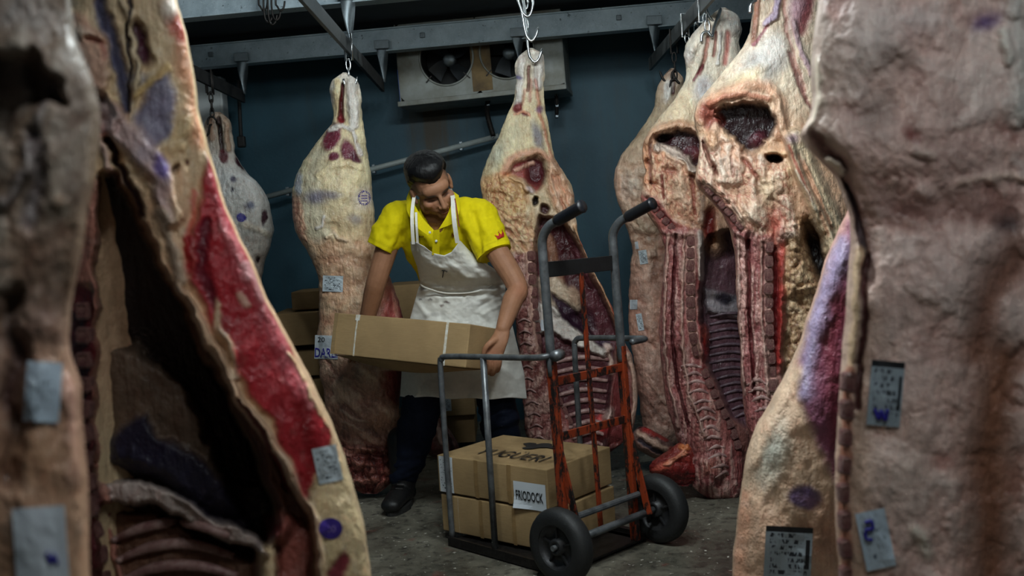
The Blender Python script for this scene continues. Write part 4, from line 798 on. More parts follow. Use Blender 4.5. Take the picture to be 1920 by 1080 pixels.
# foreleg of the rear carcass on the floor
cS = Carcass('greyish beef shank resting on the floor behind the right wheel', 4.75,
    [(1192, 800), (1185, 815), (1186, 830), (1195, 845), (1215, 860)], [(1215, 800), (1240, 815), (1262, 830), (1275, 850), (1280, 862)],
    [S([(1195, 810), (1230, 830), (1265, 855)], 5, (206, 170, 150), .012), S([(1200, 825), (1240, 850)], 4, (60, 50, 60), -.01), Bl(1262, 846, 10, 8, 0, (190, 90, 80), .01), Bl(1215, 806, 14, 7, 0, (160, 44, 44), .012, .6), S([(1225, 812), (1248, 822)], 5, (170, 60, 56), .01)],
    [(795, (110, 82, 84)), (865, (150, 112, 98))], seed=21, nu=60, nv=60, name='beef_shank', cat='meat', kf=.8)
cH = Carcass('large split beef side with a dark round hollow, right row before the purple flank', 3.70,
    [(1440, -200), (1425, -100), (1414, 0), (1408, 60), (1398, 82), (1380, 104), (1350, 140), (1322, 175), (1306, 195), (1300, 215), (1305, 240), (1314, 265), (1310, 300), (1304, 335), (1312, 352), (1332, 372), (1356, 400), (1370, 430), (1378, 470), (1382, 520), (1385, 600), (1390, 660), (1392, 720), (1398, 780), (1410, 840), (1425, 900), (1445, 960), (1475, 1010)],
    [(1520, -200), (1540, -100), (1545, 0), (1545, 60), (1552, 150), (1560, 220), (1575, 300), (1600, 400), (1612, 500), (1605, 700), (1590, 900), (1570, 960), (1540, 1010)],
    [S([(1425, -60), (1418, 30), (1412, 80)], 6, (150, 104, 84), .01), S([(1470, -40), (1452, 30), (1436, 45)], 6, (196, 176, 200), .016), S([(1440, 50), (1420, 75), (1412, 84)], 3, (150, 52, 70), 0), Bl(1500, 10, 20, 50, 10, (190, 150, 160), .008, .7), S([(1520, -40), (1515, 20), (1500, 60)], 9, (140, 52, 62), -.008, .8, .8), S([(1470, 0), (1475, 60), (1490, 110), (1510, 170)], 3, (160, 76, 74), -.006, .9, .6), S([(1488, 40), (1500, 90), (1520, 140)], 5, (200, 170, 176), .01),
     Bl(1430, 120, 40, 30, -35, (214, 212, 210), .012, .7), Bl(1450, 90, 24, 30, 0, (222, 214, 206), .008, .7), Bl(1400, 150, 36, 16, -35, (232, 214, 178), .008, .7), S([(1480, 100), (1500, 160), (1525, 210)], 4, (120, 52, 56), -.008, .7, .8),
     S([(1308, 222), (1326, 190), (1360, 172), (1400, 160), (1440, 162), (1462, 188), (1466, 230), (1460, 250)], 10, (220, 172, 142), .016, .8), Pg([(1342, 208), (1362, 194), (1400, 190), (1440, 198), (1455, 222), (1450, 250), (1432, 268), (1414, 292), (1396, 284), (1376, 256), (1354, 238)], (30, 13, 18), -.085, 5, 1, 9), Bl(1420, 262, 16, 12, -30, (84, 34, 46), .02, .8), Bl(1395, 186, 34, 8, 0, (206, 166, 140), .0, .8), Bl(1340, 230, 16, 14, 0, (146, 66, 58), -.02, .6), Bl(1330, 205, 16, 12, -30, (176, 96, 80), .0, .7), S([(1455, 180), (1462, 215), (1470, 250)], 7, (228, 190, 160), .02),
     Bl(1340, 240, 8, 10, 0, (232, 196, 170), .02, .5), Pg([(1308, 262), (1345, 245), (1400, 285), (1450, 280), (1480, 330), (1500, 440), (1440, 470), (1390, 440), (1350, 380), (1306, 340)], (228, 190, 158), .012, 8), Pg([(1322, 300), (1360, 292), (1392, 310), (1390, 345), (1345, 345), (1318, 335)], (228, 214, 200), .016, 6), S([(1318, 268), (1330, 300), (1344, 330)], 3, (140, 70, 58), -.016), S([(1345, 290), (1350, 330)], 3, (176, 100, 84), -.012), Bl(1450, 296, 16, 8, 15, (28, 12, 14), -.05, .35), S([(1440, 285), (1470, 290)], 4, (226, 190, 150), .016), S([(1440, 320), (1452, 380), (1455, 440)], 4, (200, 120, 96), -.008, .7), Bl(1470, 330, 14, 26, 0, (222, 206, 170), .016, .6), S([(1392, 380), (1430, 420)], 6, (232, 206, 178), .012, .7), 
     Pg([(1302, 332), (1316, 326), (1350, 350), (1386, 390), (1405, 430), (1400, 450), (1376, 440), (1350, 400)], (176, 110, 106), .022, 5), S([(1312, 342), (1352, 376), (1386, 420)], 3, (116, 46, 50), -.006), S([(1320, 335), (1362, 370), (1395, 410)], 3, (222, 186, 170), .008),
     Pg([(1372, 430), (1450, 440), (1455, 700), (1450, 800), (1480, 960), (1445, 960), (1396, 780), (1380, 560)], (160, 112, 108), .012, 6), S([(1384, 460), (1386, 600), (1396, 720)], 3, (214, 182, 168), .01), S([(1402, 450), (1404, 600), (1414, 720)], 3, (110, 34, 40), -.016), S([(1428, 450), (1430, 620), (1440, 740)], 3, (216, 180, 162), .010), S([(1452, 450), (1456, 520), (1452, 600), (1450, 700)], 8, (130, 24, 28), -.006, .8, .9), S([(1470, 430), (1462, 500), (1470, 620)], 7, (196, 92, 76), .006, .7), S([(1462, 560), (1460, 680)], 5, (206, 70, 60), .012, .6),
     Pg([(1475, 420), (1530, 400), (1560, 470), (1560, 700), (1480, 700), (1472, 560)], (198, 164, 126), .0, 8), S([(1478, 262), (1500, 330), (1535, 400), (1562, 465)], 9, (230, 202, 160), .040, .5, 1, 2), S([(1470, 262), (1492, 320), (1520, 370)], 3, (170, 70, 56), .004, .9, .7), S([(1498, 280), (1530, 350), (1558, 420)], 4, (200, 188, 170), .010), Bl(1530, 470, 24, 50, 0, (70, 46, 40), -.06, .6), Bl(1490, 270, 16, 14, 0, (160, 120, 170), .01, .7, .8), Pg([(1470, 560), (1540, 540), (1540, 700), (1470, 720)], (150, 130, 110), -.03, 8), Rg([(1474, 415), (1540, 400), (1575, 520), (1560, 700), (1474, 700)], 22, 26, .016, (62, 34, 26), (176, 134, 98), (224, 198, 160), 6, .8), Wo([(1476, 425), (1525, 405), (1560, 520), (1552, 690), (1478, 690)], 13, .012, (206, 172, 134), (110, 62, 48), 5, .5, 1.1), Rg([(1306, 262), (1345, 245), (1400, 285), (1470, 300), (1500, 440), (1440, 462), (1395, 432), (1350, 372), (1304, 336)], 20, 60, .013, (110, 54, 48), (214, 170, 146), (240, 220, 204), 6, .7, -8), Wo([(1308, 262), (1345, 245), (1350, 330), (1400, 300), (1480, 310), (1496, 430), (1440, 455), (1395, 430), (1350, 370), (1306, 336)], 11, .007, (228, 194, 162), (176, 90, 76), 6, .35, 1.5), Rg([(1372, 430), (1452, 440), (1454, 700), (1485, 960), (1445, 960), (1396, 780), (1380, 560)], 9, 60, .006, (88, 28, 34), (160, 92, 92), (222, 178, 168), 5, .75), Wo([(1374, 440), (1450, 445), (1452, 700), (1480, 960), (1445, 960), (1396, 780)], 10, .004, None, (100, 44, 44), 6, .5, .8), Wo([(1446, 540), (1472, 540), (1468, 700), (1446, 700)], 8, .008, (160, 56, 50), (110, 22, 26), 4, .5), S([(1443, 450), (1441, 540), (1444, 640), (1450, 740)], 8, (200, 160, 148), .003, .4, .9, 1), S([(1384, 450), (1386, 600), (1396, 740)], 2.5, (220, 190, 176), .006, .9, .5, 4), S([(1404, 450), (1406, 600), (1414, 740)], 3, (100, 30, 36), -.012, .6, .9, 2), S([(1428, 450), (1429, 600), (1436, 740)], 2.5, (214, 180, 166), .005, .9, .5, 4),
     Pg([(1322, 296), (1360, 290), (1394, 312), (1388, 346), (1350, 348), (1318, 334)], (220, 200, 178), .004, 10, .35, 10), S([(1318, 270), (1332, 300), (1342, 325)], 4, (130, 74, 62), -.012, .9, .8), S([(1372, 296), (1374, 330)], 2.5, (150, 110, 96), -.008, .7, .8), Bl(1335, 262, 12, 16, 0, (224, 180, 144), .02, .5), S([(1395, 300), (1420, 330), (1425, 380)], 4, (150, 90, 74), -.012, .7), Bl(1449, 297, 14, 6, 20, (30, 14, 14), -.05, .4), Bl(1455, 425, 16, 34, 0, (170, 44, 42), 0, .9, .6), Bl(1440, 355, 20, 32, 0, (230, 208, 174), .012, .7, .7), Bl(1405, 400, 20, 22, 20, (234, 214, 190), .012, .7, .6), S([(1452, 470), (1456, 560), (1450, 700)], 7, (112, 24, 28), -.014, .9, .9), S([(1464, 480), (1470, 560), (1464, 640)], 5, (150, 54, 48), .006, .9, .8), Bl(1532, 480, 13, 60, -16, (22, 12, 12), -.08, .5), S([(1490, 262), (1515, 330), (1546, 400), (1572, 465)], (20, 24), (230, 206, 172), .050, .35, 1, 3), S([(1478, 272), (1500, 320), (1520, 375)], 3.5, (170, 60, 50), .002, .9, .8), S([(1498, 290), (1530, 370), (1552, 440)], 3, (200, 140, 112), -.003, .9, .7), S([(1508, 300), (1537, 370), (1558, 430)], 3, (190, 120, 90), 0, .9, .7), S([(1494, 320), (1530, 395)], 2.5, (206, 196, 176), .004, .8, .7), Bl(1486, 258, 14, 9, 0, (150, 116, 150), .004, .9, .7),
     Bl(1328, 215, 16, 20, 0, (150, 84, 70), -.012, .7), S([(1330, 196), (1360, 180), (1400, 175), (1440, 186)], 5, (200, 130, 104), .012, .7, .8)],
    [(-200, (196, 160, 130)), (0, (222, 200, 176)), (150, (226, 208, 184)), (260, (222, 184, 152)), (400, (216, 176, 146)), (600, (176, 126, 114)), (1000, (150, 96, 90))], kf=.3, tf=.08, kb=.8, tb=.22, seed=23, nu=170, nv=480, n=4)
cH.vertebrae([(1443, 450), (1441, 540), (1444, 640), (1450, 740)], 26, 15, 22, .014, M['bone'], lift=.0005)
cH.vertebrae([(1326, 352), (1360, 388), (1390, 425)], 17, 15, 14, .02, M['bone'], 'pelvic_bone', lift=.0)
for i in range(11):
    y = 720 + i * 17; x = 1400 + i * 5; cH.tube([(x + j_(-3, 3), y + j_(-3, 3)), (x + 18, y - 8 + j_(-3, 3)), (x + 36 + j_(-4, 2), y - 2 + j_(-3, 3))], [.004, .0105, .005], 'spinous_process', M['rib'], lift=-.004, flat=.7)
hanger('steel hook at the top edge holding the carcass with the dark hollow', .93, 3.68, cH.surf(1470, -120, .01))
# ------------------------------------------------------------------ near carcasses, out of focus
cI = Carcass('near beef side with violet shoulder, low right, beside the sawn bone edge', 2.50,
    [(1640, -330), (1625, -100), (1612, 150), (1604, 330), (1590, 400), (1572, 440), (1555, 480), (1530, 560), (1505, 640), (1480, 700), (1448, 760), (1420, 810), (1405, 850), (1396, 900), (1388, 950), (1380, 1020), (1376, 1080), (1374, 1150), (1390, 1240), (1440, 1300)],
    [(1680, -330), (1690, -100), (1700, 150), (1710, 330), (1740, 500), (1760, 700), (1770, 900), (1770, 1080), (1750, 1200), (1690, 1300)],
    [Pg([(1590, 415), (1640, 415), (1640, 920), (1575, 920), (1540, 850), (1505, 770), (1490, 690), (1522, 600), (1556, 500)], (132, 78, 104), .02, 12), S([(1578, 460), (1548, 560), (1515, 660), (1510, 740)], 16, (166, 156, 190), .008, .8, .8, 10), S([(1585, 560), (1560, 640), (1570, 760), (1585, 880)], 22, (116, 34, 48), .0, .8, .8), S([(1600, 700), (1590, 900)], 14, (96, 26, 36), -.01, .7),
     Bl(1448, 850, 26, 50, 15, (206, 212, 200), .006, .8, .8), S([(1490, 700), (1440, 790), (1405, 870)], 14, (226, 196, 168), .010, .8), Bl(1430, 1000, 30, 60, 0, (220, 180, 152), .008, .8, .7), S([(1395, 930), (1384, 1080)], 12, (224, 168, 138), 0, .8, .8), Bl(1510, 932, 32, 22, 8, (58, 40, 112), 0, .25, .85, 3), Bl(1508, 934, 18, 7, 8, (150, 120, 150), 0, .5, .5, 3), Bl(1560, 1000, 40, 60, 0, (176, 128, 104), 0, .8, .7)],
    [(-330, FAT), (400, (196, 150, 140)), (700, (216, 186, 160)), (900, (214, 184, 156)), (1300, (206, 162, 136))], kf=.55, tf=.12, seed=31, mat=M['meatnear'], nu=120, nv=330, n=5, edge=3)
cI.label(1478, 1040, 88, 104, 3, M['paperband'], label='printed paper label with a dark top band')
cJ = Carcass('big near beef side filling the right edge, outer side out', 1.70,
    [(1570, -420), (1552, -200), (1542, 0), (1532, 60), (1528, 120), (1532, 180), (1524, 220), (1510, 246), (1524, 272), (1548, 300), (1574, 330), (1590, 362), (1604, 410), (1606, 460), (1598, 540), (1590, 640), (1582, 720), (1578, 820), (1574, 900), (1574, 1000), (1578, 1080), (1590, 1200), (1640, 1420)],
    [(1900, -420), (1960, -200), (2020, 0), (2050, 200), (2060, 500), (2060, 800), (2040, 1080), (2000, 1250), (1900, 1420)],
    [Bl(1640, 60, 50, 70, 10, (216, 200, 190), .010, .8), Bl(1700, 40, 60, 30, 0, (150, 140, 146), .0, .8, .8), Bl(1840, 30, 26, 16, -30, (84, 60, 120), 0, .6, .8), Bl(1580, 20, 24, 26, 0, (226, 150, 140), .0, .8, .8),
     S([(1535, 120), (1540, 190), (1520, 240), (1545, 262)], 9, (232, 216, 196), .012, .6), S([(1528, 255), (1570, 300), (1595, 350), (1625, 440), (1632, 520)], 14, (110, 70, 66), -.022, .9), S([(1555, 300), (1575, 320)], 7, (226, 210, 190), .02), S([(1590, 350), (1612, 420), (1618, 470)], 7, (60, 50, 66), -.02, .6),
     Rg([(1560, -300), (2060, -300), (2060, 1300), (1640, 1300), (1640, 500), (1590, 330), (1560, 200)], 120, 90, .006, (154, 96, 90), (224, 186, 176), (238, 214, 206), 30, .7, 25),
     Bl(1640, 60, 50, 60, 10, (222, 206, 198), .006, .9, .8), Bl(1690, 120, 40, 24, 0, (150, 128, 118), -.006, .9, .7), Bl(1640, 220, 34, 40, 0, (150, 134, 126), -.008, .9, .7), Bl(1712, 252, 16, 10, 30, (130, 56, 52), -.003, .9, .8), Bl(1735, 288, 22, 9, 10, (228, 208, 194), .005, .8, .8), Bl(1735, 360, 22, 13, 20, (230, 200, 190), .008, .7, .9), Bl(1700, 390, 60, 26, 0, (128, 84, 76), -.010, .9, .8), Bl(1830, 390, 70, 30, 0, (140, 96, 86), -.008, .9, .7), S([(1800, 345), (1870, 332), (1930, 338)], 7, (226, 196, 180), .006, .9), Bl(1790, 300, 60, 40, 0, (190, 160, 150), .006, .9, .7), Bl(1885, 425, 26, 24, 0, (52, 34, 38), -.016, .9), Bl(1790, 500, 90, 54, -10, (224, 196, 186), .012, .9, .85), Bl(1680, 560, 50, 80, 0, (206, 178, 168), .004, .9, .7), Bl(1740, 660, 30, 40, 0, (160, 122, 112), -.005, .9, .6), S([(1905, 480), (1850, 560), (1830, 660)], 34, (150, 108, 92), -.012, .95), S([(1880, 680), (1850, 860), (1860, 1080)], 46, (140, 94, 72), -.016, .95), Bl(1760, 865, 24, 13, -20, (160, 84, 74), -.004, .9, .8), Bl(1700, 880, 60, 90, 0, (216, 190, 176), .006, .95, .7), S([(1720, 1000), (1740, 1040)], 12, (226, 212, 196), .008, .9), Bl(1850, 40, 26, 16, -30, (84, 60, 120), 0, .8, .85), S([(1880, 60), (1888, 110)], 9, (236, 226, 214), .012, .8), S([(1905, 0), (1915, 100), (1920, 220)], 22, (206, 198, 190), .01, .9),
     # sawn edge at the left
     S([(1612, 470), (1606, 540), (1598, 640), (1592, 700)], 8, (220, 190, 156), .012, .6), S([(1626, 480), (1622, 600), (1614, 700), (1612, 760)], 6, (90, 50, 48), -.018, .6), S([(1592, 700), (1586, 820), (1582, 950), (1584, 1080)], 11, (176, 120, 100), .0, .6)],
    [(-420, FAT), (0, (216, 196, 184)), (200, (206, 182, 168)), (420, (206, 176, 162)), (700, (212, 182, 164)), (1080, (200, 166, 144)), (1420, (170, 130, 114))], kf=.42, tf=.15, kb=.8, tb=.25, seed=37, mat=M['meatnear'], nu=180, nv=460, n=6, lump=(.014, .002), edge=4, mott=.5)
cJ.vertebrae([(1592, 690), (1586, 800), (1583, 920), (1586, 1080), (1592, 1180)], 52, 24, 36, .024, M['rib'], lift=.003)
M['papergrey'] = M['paperband']
_, fj = cJ.label(1661, 738, 62, 122, 5, M['paperband'], label='printed paper label with a dark top band')
cJ.tube([(1640, 766), (1648, 786), (1652, 770), (1660, 788), (1664, 768)], .0028, 'marker_scribble', M['ink'], lift=.008)
_, fj = cJ.label(1642, 1012, 56, 110, -12, M['paperlow'], label='torn pale paper label with blue marks')
cJ.tube([(1622, 980), (1634, 978), (1636, 992), (1624, 994), (1624, 1010), (1636, 1012)], .0026, 'marker_scribble', M['ink'], lift=.008)

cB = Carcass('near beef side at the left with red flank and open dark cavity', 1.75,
    [(150, -430), (135, -200), (126, 0), (128, 80), (128, 200), (125, 300), (122, 420), (118, 560), (116, 650), (120, 800), (124, 900), (128, 1000), (134, 1080), (150, 1250), (230, 1420)],
    [(300, -430), (318, -200), (328, 0), (345, 60), (358, 130), (365, 200), (380, 260), (391, 300), (402, 335), (422, 395), (450, 455), (475, 512), (500, 570), (530, 625), (560, 682), (590, 745), (618, 800), (640, 862), (660, 930), (680, 1000), (692, 1080), (700, 1200), (640, 1330), (520, 1420)],
    [S([(320, -40), (345, 60), (362, 160), (378, 260)], 20, (224, 150, 110), .0, .8, .8), S([(322, 30), (340, 70)], 12, (190, 60, 52), .0, .7, .8), Bl(318, 10, 14, 24, 0, (222, 206, 190), .01, .7),
     Bl(265, 82, 18, 40, -18, (72, 26, 44), -.020, .35), Bl(262, 150, 22, 14, 0, (150, 150, 160), .004, .8, .8), S([(230, 0), (250, 60), (262, 130), (252, 220)], 6, (222, 200, 166), .014, .6), S([(190, 0), (210, 70), (230, 140), (240, 200)], 12, (84, 84, 110), -.012, .6), S([(240, -20), (244, 120), (248, 210)], 3, (60, 50, 52), -.012, .6),
     Pg([(290, 150), (318, 140), (330, 190), (325, 240), (300, 285), (270, 270), (255, 230), (275, 190)], (136, 130, 152), .006, 10), S([(258, 180), (290, 150), (320, 130)], 8, (228, 196, 138), .006, .7), S([(300, 285), (330, 270), (350, 230)], 14, (226, 194, 146), .010, .8), Bl(328, 322, 6, 9, 10, (52, 26, 40), -.015, .4), Bl(351, 308, 4, 5, 0, (100, 40, 40), -.006, .5),
     Pg([(130, 20), (165, 30), (195, 60), (210, 120), (195, 170), (230, 200), (215, 240), (180, 200), (150, 150)], (222, 178, 154), .018, 10), S([(165, 70), (190, 80), (200, 110)], 6, (180, 120, 104), -.012, .8), Bl(150, 60, 20, 12, 0, (232, 208, 188), .012, .7),
     Pg([(170, 160), (200, 180), (215, 215), (200, 240), (176, 230)], (60, 28, 38), -.04, 8), Bl(198, 246, 16, 10, 0, (196, 96, 90), .010, .6), S([(200, 215), (250, 260), (300, 330), (320, 400)], (26, 18), (210, 180, 176), .022, .5), Bl(300, 315, 14, 26, -20, (110, 96, 180), 0, .5, .85), Bl(270, 280, 16, 20, 0, (186, 172, 190), 0, .8, .6), S([(208, 262), (240, 340), (262, 400)], 7, (60, 34, 38), -.03, .6), S([(190, 260), (205, 310), (225, 345)], 8, (214, 176, 160), .014, .6),
     S([(340, 330), (330, 420), (345, 500)], 14, (222, 186, 150), .006, .8), S([(360, 360), (352, 430), (350, 500)], 6, (196, 70, 56), .0, .7, .8), S([(352, 440), (354, 510)], 5, (176, 30, 30), .002, .6), S([(300, 400), (330, 470), (345, 530)], 10, (206, 180, 156), .010, .7),
     # cavity, its deep shade put into the near-black colour
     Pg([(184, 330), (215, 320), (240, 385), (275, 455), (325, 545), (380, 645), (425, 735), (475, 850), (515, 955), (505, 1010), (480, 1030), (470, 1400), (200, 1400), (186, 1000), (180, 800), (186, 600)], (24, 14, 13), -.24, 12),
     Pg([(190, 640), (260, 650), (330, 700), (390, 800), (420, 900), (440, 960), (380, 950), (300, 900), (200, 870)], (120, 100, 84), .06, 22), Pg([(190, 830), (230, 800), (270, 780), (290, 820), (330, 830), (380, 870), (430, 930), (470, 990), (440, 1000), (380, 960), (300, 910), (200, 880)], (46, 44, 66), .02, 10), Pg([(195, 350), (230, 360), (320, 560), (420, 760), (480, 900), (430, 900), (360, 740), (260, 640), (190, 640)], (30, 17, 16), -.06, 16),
     Pg([(182, 905), (260, 905), (340, 930), (420, 980), (490, 1015), (500, 1040), (430, 1020), (350, 980), (280, 945), (185, 945)], (214, 196, 188), .11, 7), Pg([(190, 955), (280, 955), (360, 1000), (480, 1060), (500, 1400), (200, 1400)], (118, 84, 66), .06, 10), 
     # flap beside the cavity
     Pg([(318, 540), (345, 560), (400, 660), (440, 740), (480, 800), (530, 880), (580, 960), (600, 1080), (600, 1400), (520, 1400), (515, 960), (475, 850), (425, 735), (380, 645)], (92, 56, 40), -.05, 6), S([(335, 545), (372, 600), (410, 670), (445, 745), (500, 820), (545, 890), (590, 980), (606, 1080), (610, 1300)], (8, 11), (226, 190, 158), .026, .5, 1, 4), S([(450, 745), (500, 830), (540, 920)], 4, (120, 44, 40), -.014, .6), S([(440, 700), (430, 650), (415, 620)], 7, (228, 204, 176), .012, .6), Bl(515, 990, 24, 22, 0, (110, 36, 42), .05, .6), Pg([(520, 960), (580, 1000), (596, 1400), (520, 1400)], (150, 84, 74), .02, 10),
     # red flank
     Pg([(396, 285), (425, 330), (450, 395), (500, 512), (552, 618), (592, 705), (620, 780), (620, 835), (606, 885), (580, 938), (552, 888), (510, 804), (460, 722), (420, 645), (388, 600), (356, 520), (354, 440), (378, 350)], (176, 40, 50), .012, 8), S([(405, 340), (440, 470), (500, 600), (560, 740)], 12, (186, 78, 88), .004, .9, .6, 9), S([(420, 420), (470, 520), (540, 650), (590, 760)], 8, (206, 130, 132), .004, .9, .5, 9), S([(380, 420), (372, 500), (400, 570)], 10, (110, 28, 44), -.006, .8), S([(560, 760), (590, 850), (580, 910)], 14, (150, 20, 28), .0, .8), Pg([(405, 560), (418, 575), (420, 620), (438, 650), (428, 690), (410, 650), (398, 610)], (226, 192, 158), .006, 5), S([(455, 556), (462, 575)], 7, (226, 180, 160), .004, .7), S([(470, 500), (495, 560)], 8, (206, 160, 160), .004, .8, .6), 
     S([(546, 660), (580, 720), (612, 795), (626, 840)], 4, (226, 190, 150), .006, .7), Pg([(600, 860), (640, 850), (690, 1000), (700, 1300), (620, 1300), (605, 1000), (585, 940)], (224, 200, 156), .0, 8), Pg([(612, 1080), (650, 1030), (660, 1050), (640, 1120)], (130, 50, 60), -.004, 6), 
     # backbone strip
     Pg([(118, 540), (150, 530), (185, 560), (188, 800), (205, 960), (230, 1100), (240, 1400), (150, 1400), (120, 900)], (96, 34, 38), .0, 7), S([(176, 540), (184, 640), (178, 740), (186, 860), (200, 960), (226, 1090), (236, 1300)], 6, (190, 128, 112), .020, .6), Pg([(135, 330), (180, 330), (186, 480), (180, 540), (130, 540)], (178, 120, 104), .010, 10), Bl(140, 480, 10, 10, 0, (60, 30, 32), -.02, .6)],
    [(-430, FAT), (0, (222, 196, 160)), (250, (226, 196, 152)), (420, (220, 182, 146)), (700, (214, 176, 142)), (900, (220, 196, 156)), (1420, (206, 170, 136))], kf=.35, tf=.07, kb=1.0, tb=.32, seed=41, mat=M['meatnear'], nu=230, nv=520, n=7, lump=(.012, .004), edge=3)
cB.vertebrae([(158, 560), (160, 700), (158, 820), (166, 940), (190, 1060), (205, 1180)], 46, 26, 34, .03, M['bone'], lift=.004)
for i in range(6):
    y = 985 + i * 38; cB.tube([(212 + i * 9, y + 28), (270 + i * 10, y + 4), (345 + i * 12, y - 6 + i * 3), (430 + i * 8, y + 20)], [.006, .011, .011, .007], 'rib', M['rib'], lift=.006, flat=.8)
_, fb = cB.label(614, 871, 46, 68, -12, M['paper'], label='printed white paper label on the shoulder')
# round purple ink stamp with the figure 20
_, fst = cB.label(620, 991, 44, 40, 0, M['ink'], 'ink_stamp', .002, nx=5, ny=5)
_o = [o for o in cB.t.children if o.name.startswith('ink_stamp')][-1]
_mb = MB(); _a = np.linspace(0, 2 * math.pi, 33)[:-1]; _mb.add(list(fst(.5 + .5 * np.cos(_a), .5 + .5 * np.sin(_a), .0)) + [fst(np.array(.5), np.array(.5), .0)], [(i, (i + 1) % 32, 32) for i in range(32)])
bpy.data.objects.remove(_o); _o = _mb.obj('ink_stamp', plain('purple_ink', (62, 40, 138), .5, 0, .3, 60, 0), cB.t)
text_obj('20', lambda u, v: fst(u, v, .0015), .30, .34, .72, .66, plain('pale_ink', (150, 130, 190), .5, 0, .2, 30, 0), 'stamped_number', _o)

cA = Carcass('dark blurred beef side nearest the camera at the left edge', 1.02,
    [(-260, -500), (-300, 0), (-320, 500), (-300, 1080), (-240, 1500)],
    [(40, -500), (100, -150), (118, 0), (130, 60), (160, 140), (172, 200), (166, 300), (160, 360), (150, 420), (136, 500), (122, 570), (116, 640), (126, 690), (142, 735), (141, 790), (148, 860), (152, 950), (155, 1080), (160, 1200), (100, 1500)],
    [Bl(40, 20, 50, 30, 0, (150, 150, 150), .0, .8), Pg([(-20, 90), (60, 100), (110, 150), (130, 200), (90, 190), (40, 210), (20, 260), (-20, 260)], (40, 28, 26), -.05, 14), S([(150, 150), (130, 260), (140, 360)], 24, (120, 96, 80), .0, .9), S([(90, 180), (60, 290), (10, 390)], 10, (150, 146, 150), .010, .8), S([(70, 250), (70, 340), (50, 420)], 12, (90, 90, 110), -.01, .8), Bl(110, 380, 14, 12, 0, (150, 110, 70), .004, .8), Pg([(40, 420), (130, 430), (110, 640), (30, 640)], (150, 120, 102), .0, 24), S([(20, 560), (30, 700), (20, 900)], 20, (80, 56, 50), -.02, .9), Bl(80, 610, 34, 30, 0, (170, 130, 112), .006, .9), S([(136, 690), (142, 780), (140, 900)], 12, (206, 160, 140), .006, .8), Bl(80, 860, 60, 60, 0, (180, 140, 110), .004, .9), Rg([(-300, -400), (170, -400), (170, 620), (-300, 620)], 90, 200, .004, (52, 38, 32), (120, 98, 82), (170, 158, 146), 40, .6, 8)],
    [(-500, (150, 130, 112)), (0, (150, 138, 124)), (300, (140, 118, 98)), (500, (150, 126, 104)), (700, (186, 146, 122)), (1080, (190, 150, 120)), (1500, (170, 130, 104))], kf=.35, tf=.12, kb=.8, tb=.22, seed=43, mat=M['meatnear'], nu=120, nv=330, n=8, edge=4, lump=(.012, .004))
cA.label(80, 735, 66, 112, 4, M['paperlow'], label='blurred printed paper label, upper one')
_, fa = cA.label(76, 1026, 98, 150, -4, M['paperplain'], label='blurred plain paper label with a blue mark, lower one')
cA.tube([(88, 1036), (96, 1056), (100, 1040), (108, 1058)], .0016, 'marker_scribble', M['ink'], lift=.006)

# labels and stamps on the middle carcasses
cD.label(624, 532, 38, 30, 2, M['paper'], label='small printed white label')
_, fd = cD.label(612, 651, 44, 44, 2, M['paperplain'], label='white paper label with blue handwriting')
text_obj('DARLIS', fd, .02, .06, 1.12, .46, M['ink'], 'handwriting', cD.t, .012); text_obj('20', fd, .12, .72, .42, .92, M['inkblack'], 'handwriting', cD.t)
def ring_stamp(c, cx, cy, r, n, col, rot=0):
    chars = 'INSPECCION SANITARIA'
    par = None
    for k, ch in enumerate(chars[:n]):
        if ch == ' ': continue
        a = -math.pi * .95 + k * (2 * math.pi / n) + rot; uv, f, asp = text_verts(ch)
        lx = (uv[:, 0] - .5) * r * .30; ly = (uv[:, 1] - .5) * r * .36; ca, sa = math.cos(a + math.pi / 2), math.sin(a + math.pi / 2)
        X = cx + math.cos(a) * r * .82 + lx * ca + ly * sa; Yy = cy + math.sin(a) * r * .82 + lx * sa - ly * ca
        o = MB().add(c.surf(X, Yy, .0025), f).obj('stamped_letter', col, c.t)
M['stamp'] = plain('blue_stamp_ink', (60, 52, 150), .5, 0, .3, 90, 0)
def bars_stamp(c, cx, cy, rx, ry, mat):
    """ring of ink dashes with three short rows inside"""
    mb = MB()
    def quad(x0, y0, x1, y1, wd):
        dx, dy = x1 - x0, y1 - y0; l = math.hypot(dx, dy); nx, ny = -dy / l * wd, dx / l * wd
        mb.add(c.surf(np.array([x0 + nx, x1 + nx, x1 - nx, x0 - nx]), np.array([y0 + ny, y1 + ny, y1 - ny, y0 - ny]), .003), [(0, 1, 2, 3)])
    for k in range(22):
        a = 2 * math.pi * k / 22; ca, sa = math.cos(a), math.sin(a); q = .72 + .06 * (k % 3)
        quad(cx + rx * q * ca, cy + ry * q * sa, cx + rx * ca, cy + ry * sa, .7 if k % 4 else 1.2)
    for j, yy in enumerate((-.3, .05, .4)):
        for k in range(4): quad(cx - rx * .42 + k * rx * .24, cy + ry * yy, cx - rx * .42 + k * rx * .24 + rx * .15, cy + ry * yy, 1.1)
    return mb.obj('ink_stamp', mat, c.t)
bars_stamp(cD, 683, 371, 12, 14, M['stamp'])
bars_stamp(cC, 452, 408, 8, 8, M['stamp'])
cF.label(1206, 482, 15, 26, -8, M['paper'], label='small crumpled white label'); cF.label(1194, 460, 6, 14, -8, M['paperplain'], label='narrow white label'); cF.label(1188, 571, 14, 18, 0, M['paperplain'], label='small white label with a mark'); cF.label(1200, 604, 11, 32, -10, M['paper'], label='narrow printed label')
cE.label(1018, 610, 10, 20, 10, M['paperplain'], label='small white tag')
